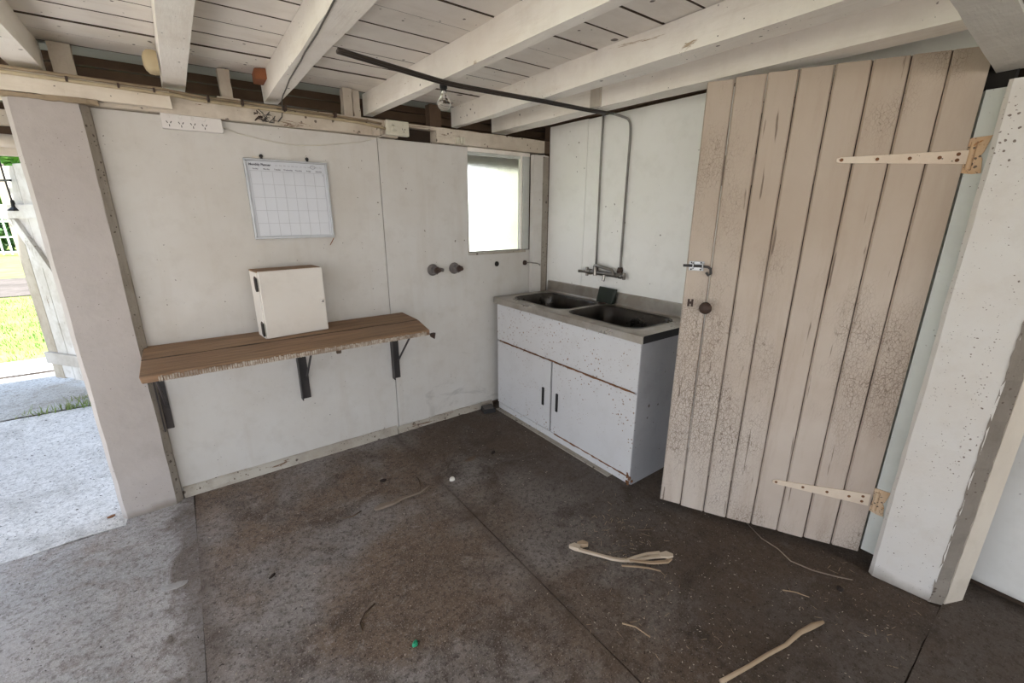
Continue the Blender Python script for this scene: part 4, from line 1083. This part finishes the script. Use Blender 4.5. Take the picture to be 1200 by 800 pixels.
# ================================================================== OUTDOORS
lawn = bx('lawn', 'grass', (-60, 60), (6.75, 80), (-.3, -.03))
lawn['kind'] = 'structure'
bx('path', 'path', (-30, 30), (6.0, 6.72), (-.2, -.012), kind='structure')
bx('garden_bed', 'litter', (-30, 6), (12.2, 15.6), (-.2, -.005), kind='structure')
bx('ground', 'slab_yard', (-60, 60), (-60, 6.0), (-.5, -.255), kind='structure')
bx('paving', 'slab_yard', (-.28, 12), (3.1, 5.98), (-.2, -.02), kind='structure')
bx('paving.001', 'path', (.6, 30), (6.74, 26), (-.2, -.02), kind='structure')
bx('yard', 'sand', (-30, -2.76), (-30, 5.98), (-.2, -.02), kind='structure')
bx('yard.001', 'sand', (-2.75, 12), (-30, -6.02), (-.2, -.02), kind='structure')
def blades(name, count, area, h, label, mat='blade'):
    verts, faces = [], []
    for _ in range(count):
        x0, x1, y0_, y1_, z = random.choice(area)
        x, y = random.uniform(x0, x1), random.uniform(y0_, y1_)
        a = random.uniform(0, 2 * math.pi); hh = h * random.uniform(.4, 1.2); w_ = .0035 * (1 + hh * 6)
        lx, ly = math.cos(a + 1.3) * hh * random.uniform(.2, .9), math.sin(a + 1.3) * hh * random.uniform(.2, .9)
        b = len(verts)
        verts += [(x - w_ * math.cos(a), y - w_ * math.sin(a), z), (x + w_ * math.cos(a), y + w_ * math.sin(a), z), (x + lx, y + ly, z + hh)]
        faces.append((b, b + 1, b + 2))
    me = bpy.data.meshes.new(name)
    me.from_pydata(verts, [], faces)
    me.materials.append(M[mat])
    o = bpy.data.objects.new(name, me)
    COL.objects.link(o)
    o['kind'] = 'stuff'; o['label'] = label; o['category'] = 'grass'
blades('joint_grass', 420, [(-1.25, -.55, 4.66, 4.80, -.01), (-1.0, -.55, 4.68, 4.98, -.01), (-1.9, -1.45, 5.05, 5.2, -.01)], .07, 'tufts of grass growing in the joint of the outdoor slab')
blades('lawn_grass', 9000, [(-3.6, -.8, 6.75, 9.2, -.03), (-4.4, -1.2, 8.5, 12.0, -.03)], .06, 'short sunlit lawn grass beyond the path')

# gate: open plank gate seen from behind
GA = V((-1.13, 5.58, 0)); GD = V((.60, -.80, 0)); GN = V((-.80, -.60, 0))
def gp_(u, d, z):
    q = GA + GD * u + GN * d
    return (q.x, q.y, z)
gate = root('plank_gate', GA, 'weathered white plank gate standing open beyond the left post', 'gate')
gz = 1.90
for i in range(7):
    u0, u1 = i * .135 + .002, (i + 1) * .135 - .004
    put(MB().box((u0, u1), (-.02, 0), (.05 + random.uniform(0, .02), gz - random.uniform(0, .03)), gp_), 'board', 'gate_bare' if i in (0, 3) else 'gate_paint', gate, bevel=.002)
for z0, z1 in ((.20, .305), (1.47, 1.58)):
    bx('ledge', 'gate_ledge' if z0 < 1 else 'gate_paint', (.01, .93), (.001, .035), (z0, z1), gate, fn=gp_, bevel=.003)
put(MB().hexa([gp_(*q) for q in ((.02, .002, 1.46), (.10, .002, 1.46), (.02, .03, 1.46), (.10, .03, 1.46))] + [gp_(*q) for q in ((.02, .002, 1.47), (.10, .002, 1.47), (.02, .03, 1.47), (.10, .03, 1.47))]), 'brace_end', 'gate_paint', gate)
br = MB()
br.hexa([gp_(.85, .001, .31), gp_(.93, .001, .31), gp_(.85, .03, .31), gp_(.93, .03, .31), gp_(.06, .001, 1.465), gp_(.15, .001, 1.465), gp_(.06, .03, 1.465), gp_(.15, .03, 1.465)])
put(br, 'brace', 'gate_paint', gate)
put(MB().tube([gp_(.20, .035, 1.92), gp_(.21, .04, 1.75), gp_(.215, .04, 1.60)], .006, 6), 'latch_chain', 'black', gate)
put(MB().lathe(gp_(.215, .038, 1.56), (0, 0, 1), [(-.03, .045), (-.02, .04), (.0, .015), (.05, .012), (.06, .0)], 8), 'latch_weight', 'black', gate)
put(MB().box((.12, .27), (.03, .045), (1.755, 1.77), gp_), 'latch_arm', 'black', gate)
# eave timbers over the side opening
ev = root('eave_timbers', (-1.2, 3.3, 1.8), 'pale painted eave timbers above the side opening', 'timber')
bx('rafter', 'board_white', (-2.1, -.48), (3.50, 3.55), (1.945, 2.02), ev, bevel=.004)
bx('rafter', 'raw_timber', (-2.1, -.48), (3.56, 3.60), (1.88, 2.06), ev)
put(MB().tube([(-2.1, 3.48, 1.90), (-1.2, 3.48, 1.885), (-.62, 3.48, 1.868), (-.45, 3.50, 1.862)], .032, 12), 'gutter', 'board_white', ev, smooth='all')
bx('fascia', 'board_white', (-2.1, -.48), (3.52, 3.55), (1.80, 1.86), ev, bevel=.004)
# back eave seen through the window
bx('trim_1', 'bearer', (.9, 4.6), (3.12, 3.22), (1.875, 2.2), kind='structure')
# neighbouring wall seen through the obscure glass
bx('wall_neighbour', 'outer_wall', (3.18, 8), (4.6, 4.75), (-.02, 2.7), kind='structure')
# far fence and hedge
fence = root('mesh_fence', (-8, 24, 0), 'white grid fence far across the lawn', 'fence')
for k in range(7):
    x = -13 + k * 1.9
    bx('post', 'fence_white', (x - .05, x + .05), (23.95, 24.05), (-.03, 1.75), fence)
for z in (.12, .65, 1.2, 1.65):
    bx('rail', 'fence_white', (-13, -1.6), (23.98, 24.02), (z - .03, z + .03), fence)
pk = MB()
x = -12.9
while x < -1.7:
    pk.box((x - .025, x + .025), (23.96, 24.0), (.02, 1.7)); x += .22
put(pk, 'pickets', 'fence_white', fence, kind='stuff')
def bush(name, c, r, n, mat, label, lsz, trunk=None):
    o = root(name, (c[0], c[1], -.03), label, 'tree', {'hedge_shrub': 'hedge shrubs behind the far fence', 'leafy_tree': 'trees beyond the far fence'}[name])
    verts, faces = [], []
    rnd = random.Random(hash(c[0]) % 1000)
    for _ in range(n):
        while True:
            p = V((rnd.uniform(-1, 1), rnd.uniform(-1, 1), rnd.uniform(-1, 1)))
            if .45 < p.length < 1: break
        q = V((c[0] + p.x * r[0], c[1] + p.y * r[1], c[2] + p.z * r[2]))
        a = V((rnd.uniform(-1, 1), rnd.uniform(-1, 1), rnd.uniform(-1, 1))).normalized()
        b = a.orthogonal().normalized()
        s_ = lsz * rnd.uniform(.6, 1.3)
        k = len(verts)
        verts += [tuple(q - a * s_), tuple(q + b * s_ * .45), tuple(q + a * s_), tuple(q - b * s_ * .45)]
        faces.append((k, k + 1, k + 2, k + 3))
    me = bpy.data.meshes.new('foliage'); me.from_pydata(verts, [], faces); me.materials.append(M[mat])
    f = bpy.data.objects.new('foliage', me); COL.objects.link(f); f.parent = o; f.location = -V(o.location); f['kind'] = 'stuff'
    put(MB().tube([(c[0], c[1], -.03), (c[0] + .1, c[1], c[2])], [.18, .08], 8), 'trunk', 'twig', o)
bush('hedge_shrub', (-7.2, 27.0, .9), (3.2, 1.2, 1.1), 3500, 'leaf_dark', 'dark green hedge shrub behind the far grid fence', .16)
bush('hedge_shrub', (-0.4, 27.5, 1.2), (3.2, 1.3, 1.4), 3000, 'leaf_dark', 'dark hedge shrub further right, behind the gate', .16)
bush('leafy_tree', (-7.5, 33.0, 5.2), (4.6, 3.0, 3.4), 5000, 'leaf', 'bright green leafy tree rising behind the far fence', .3)
bush('leafy_tree', (1.5, 40.0, 5.0), (3.8, 3.0, 3.6), 4000, 'leaf', 'bright green tree further off, above the plank gate', .3)
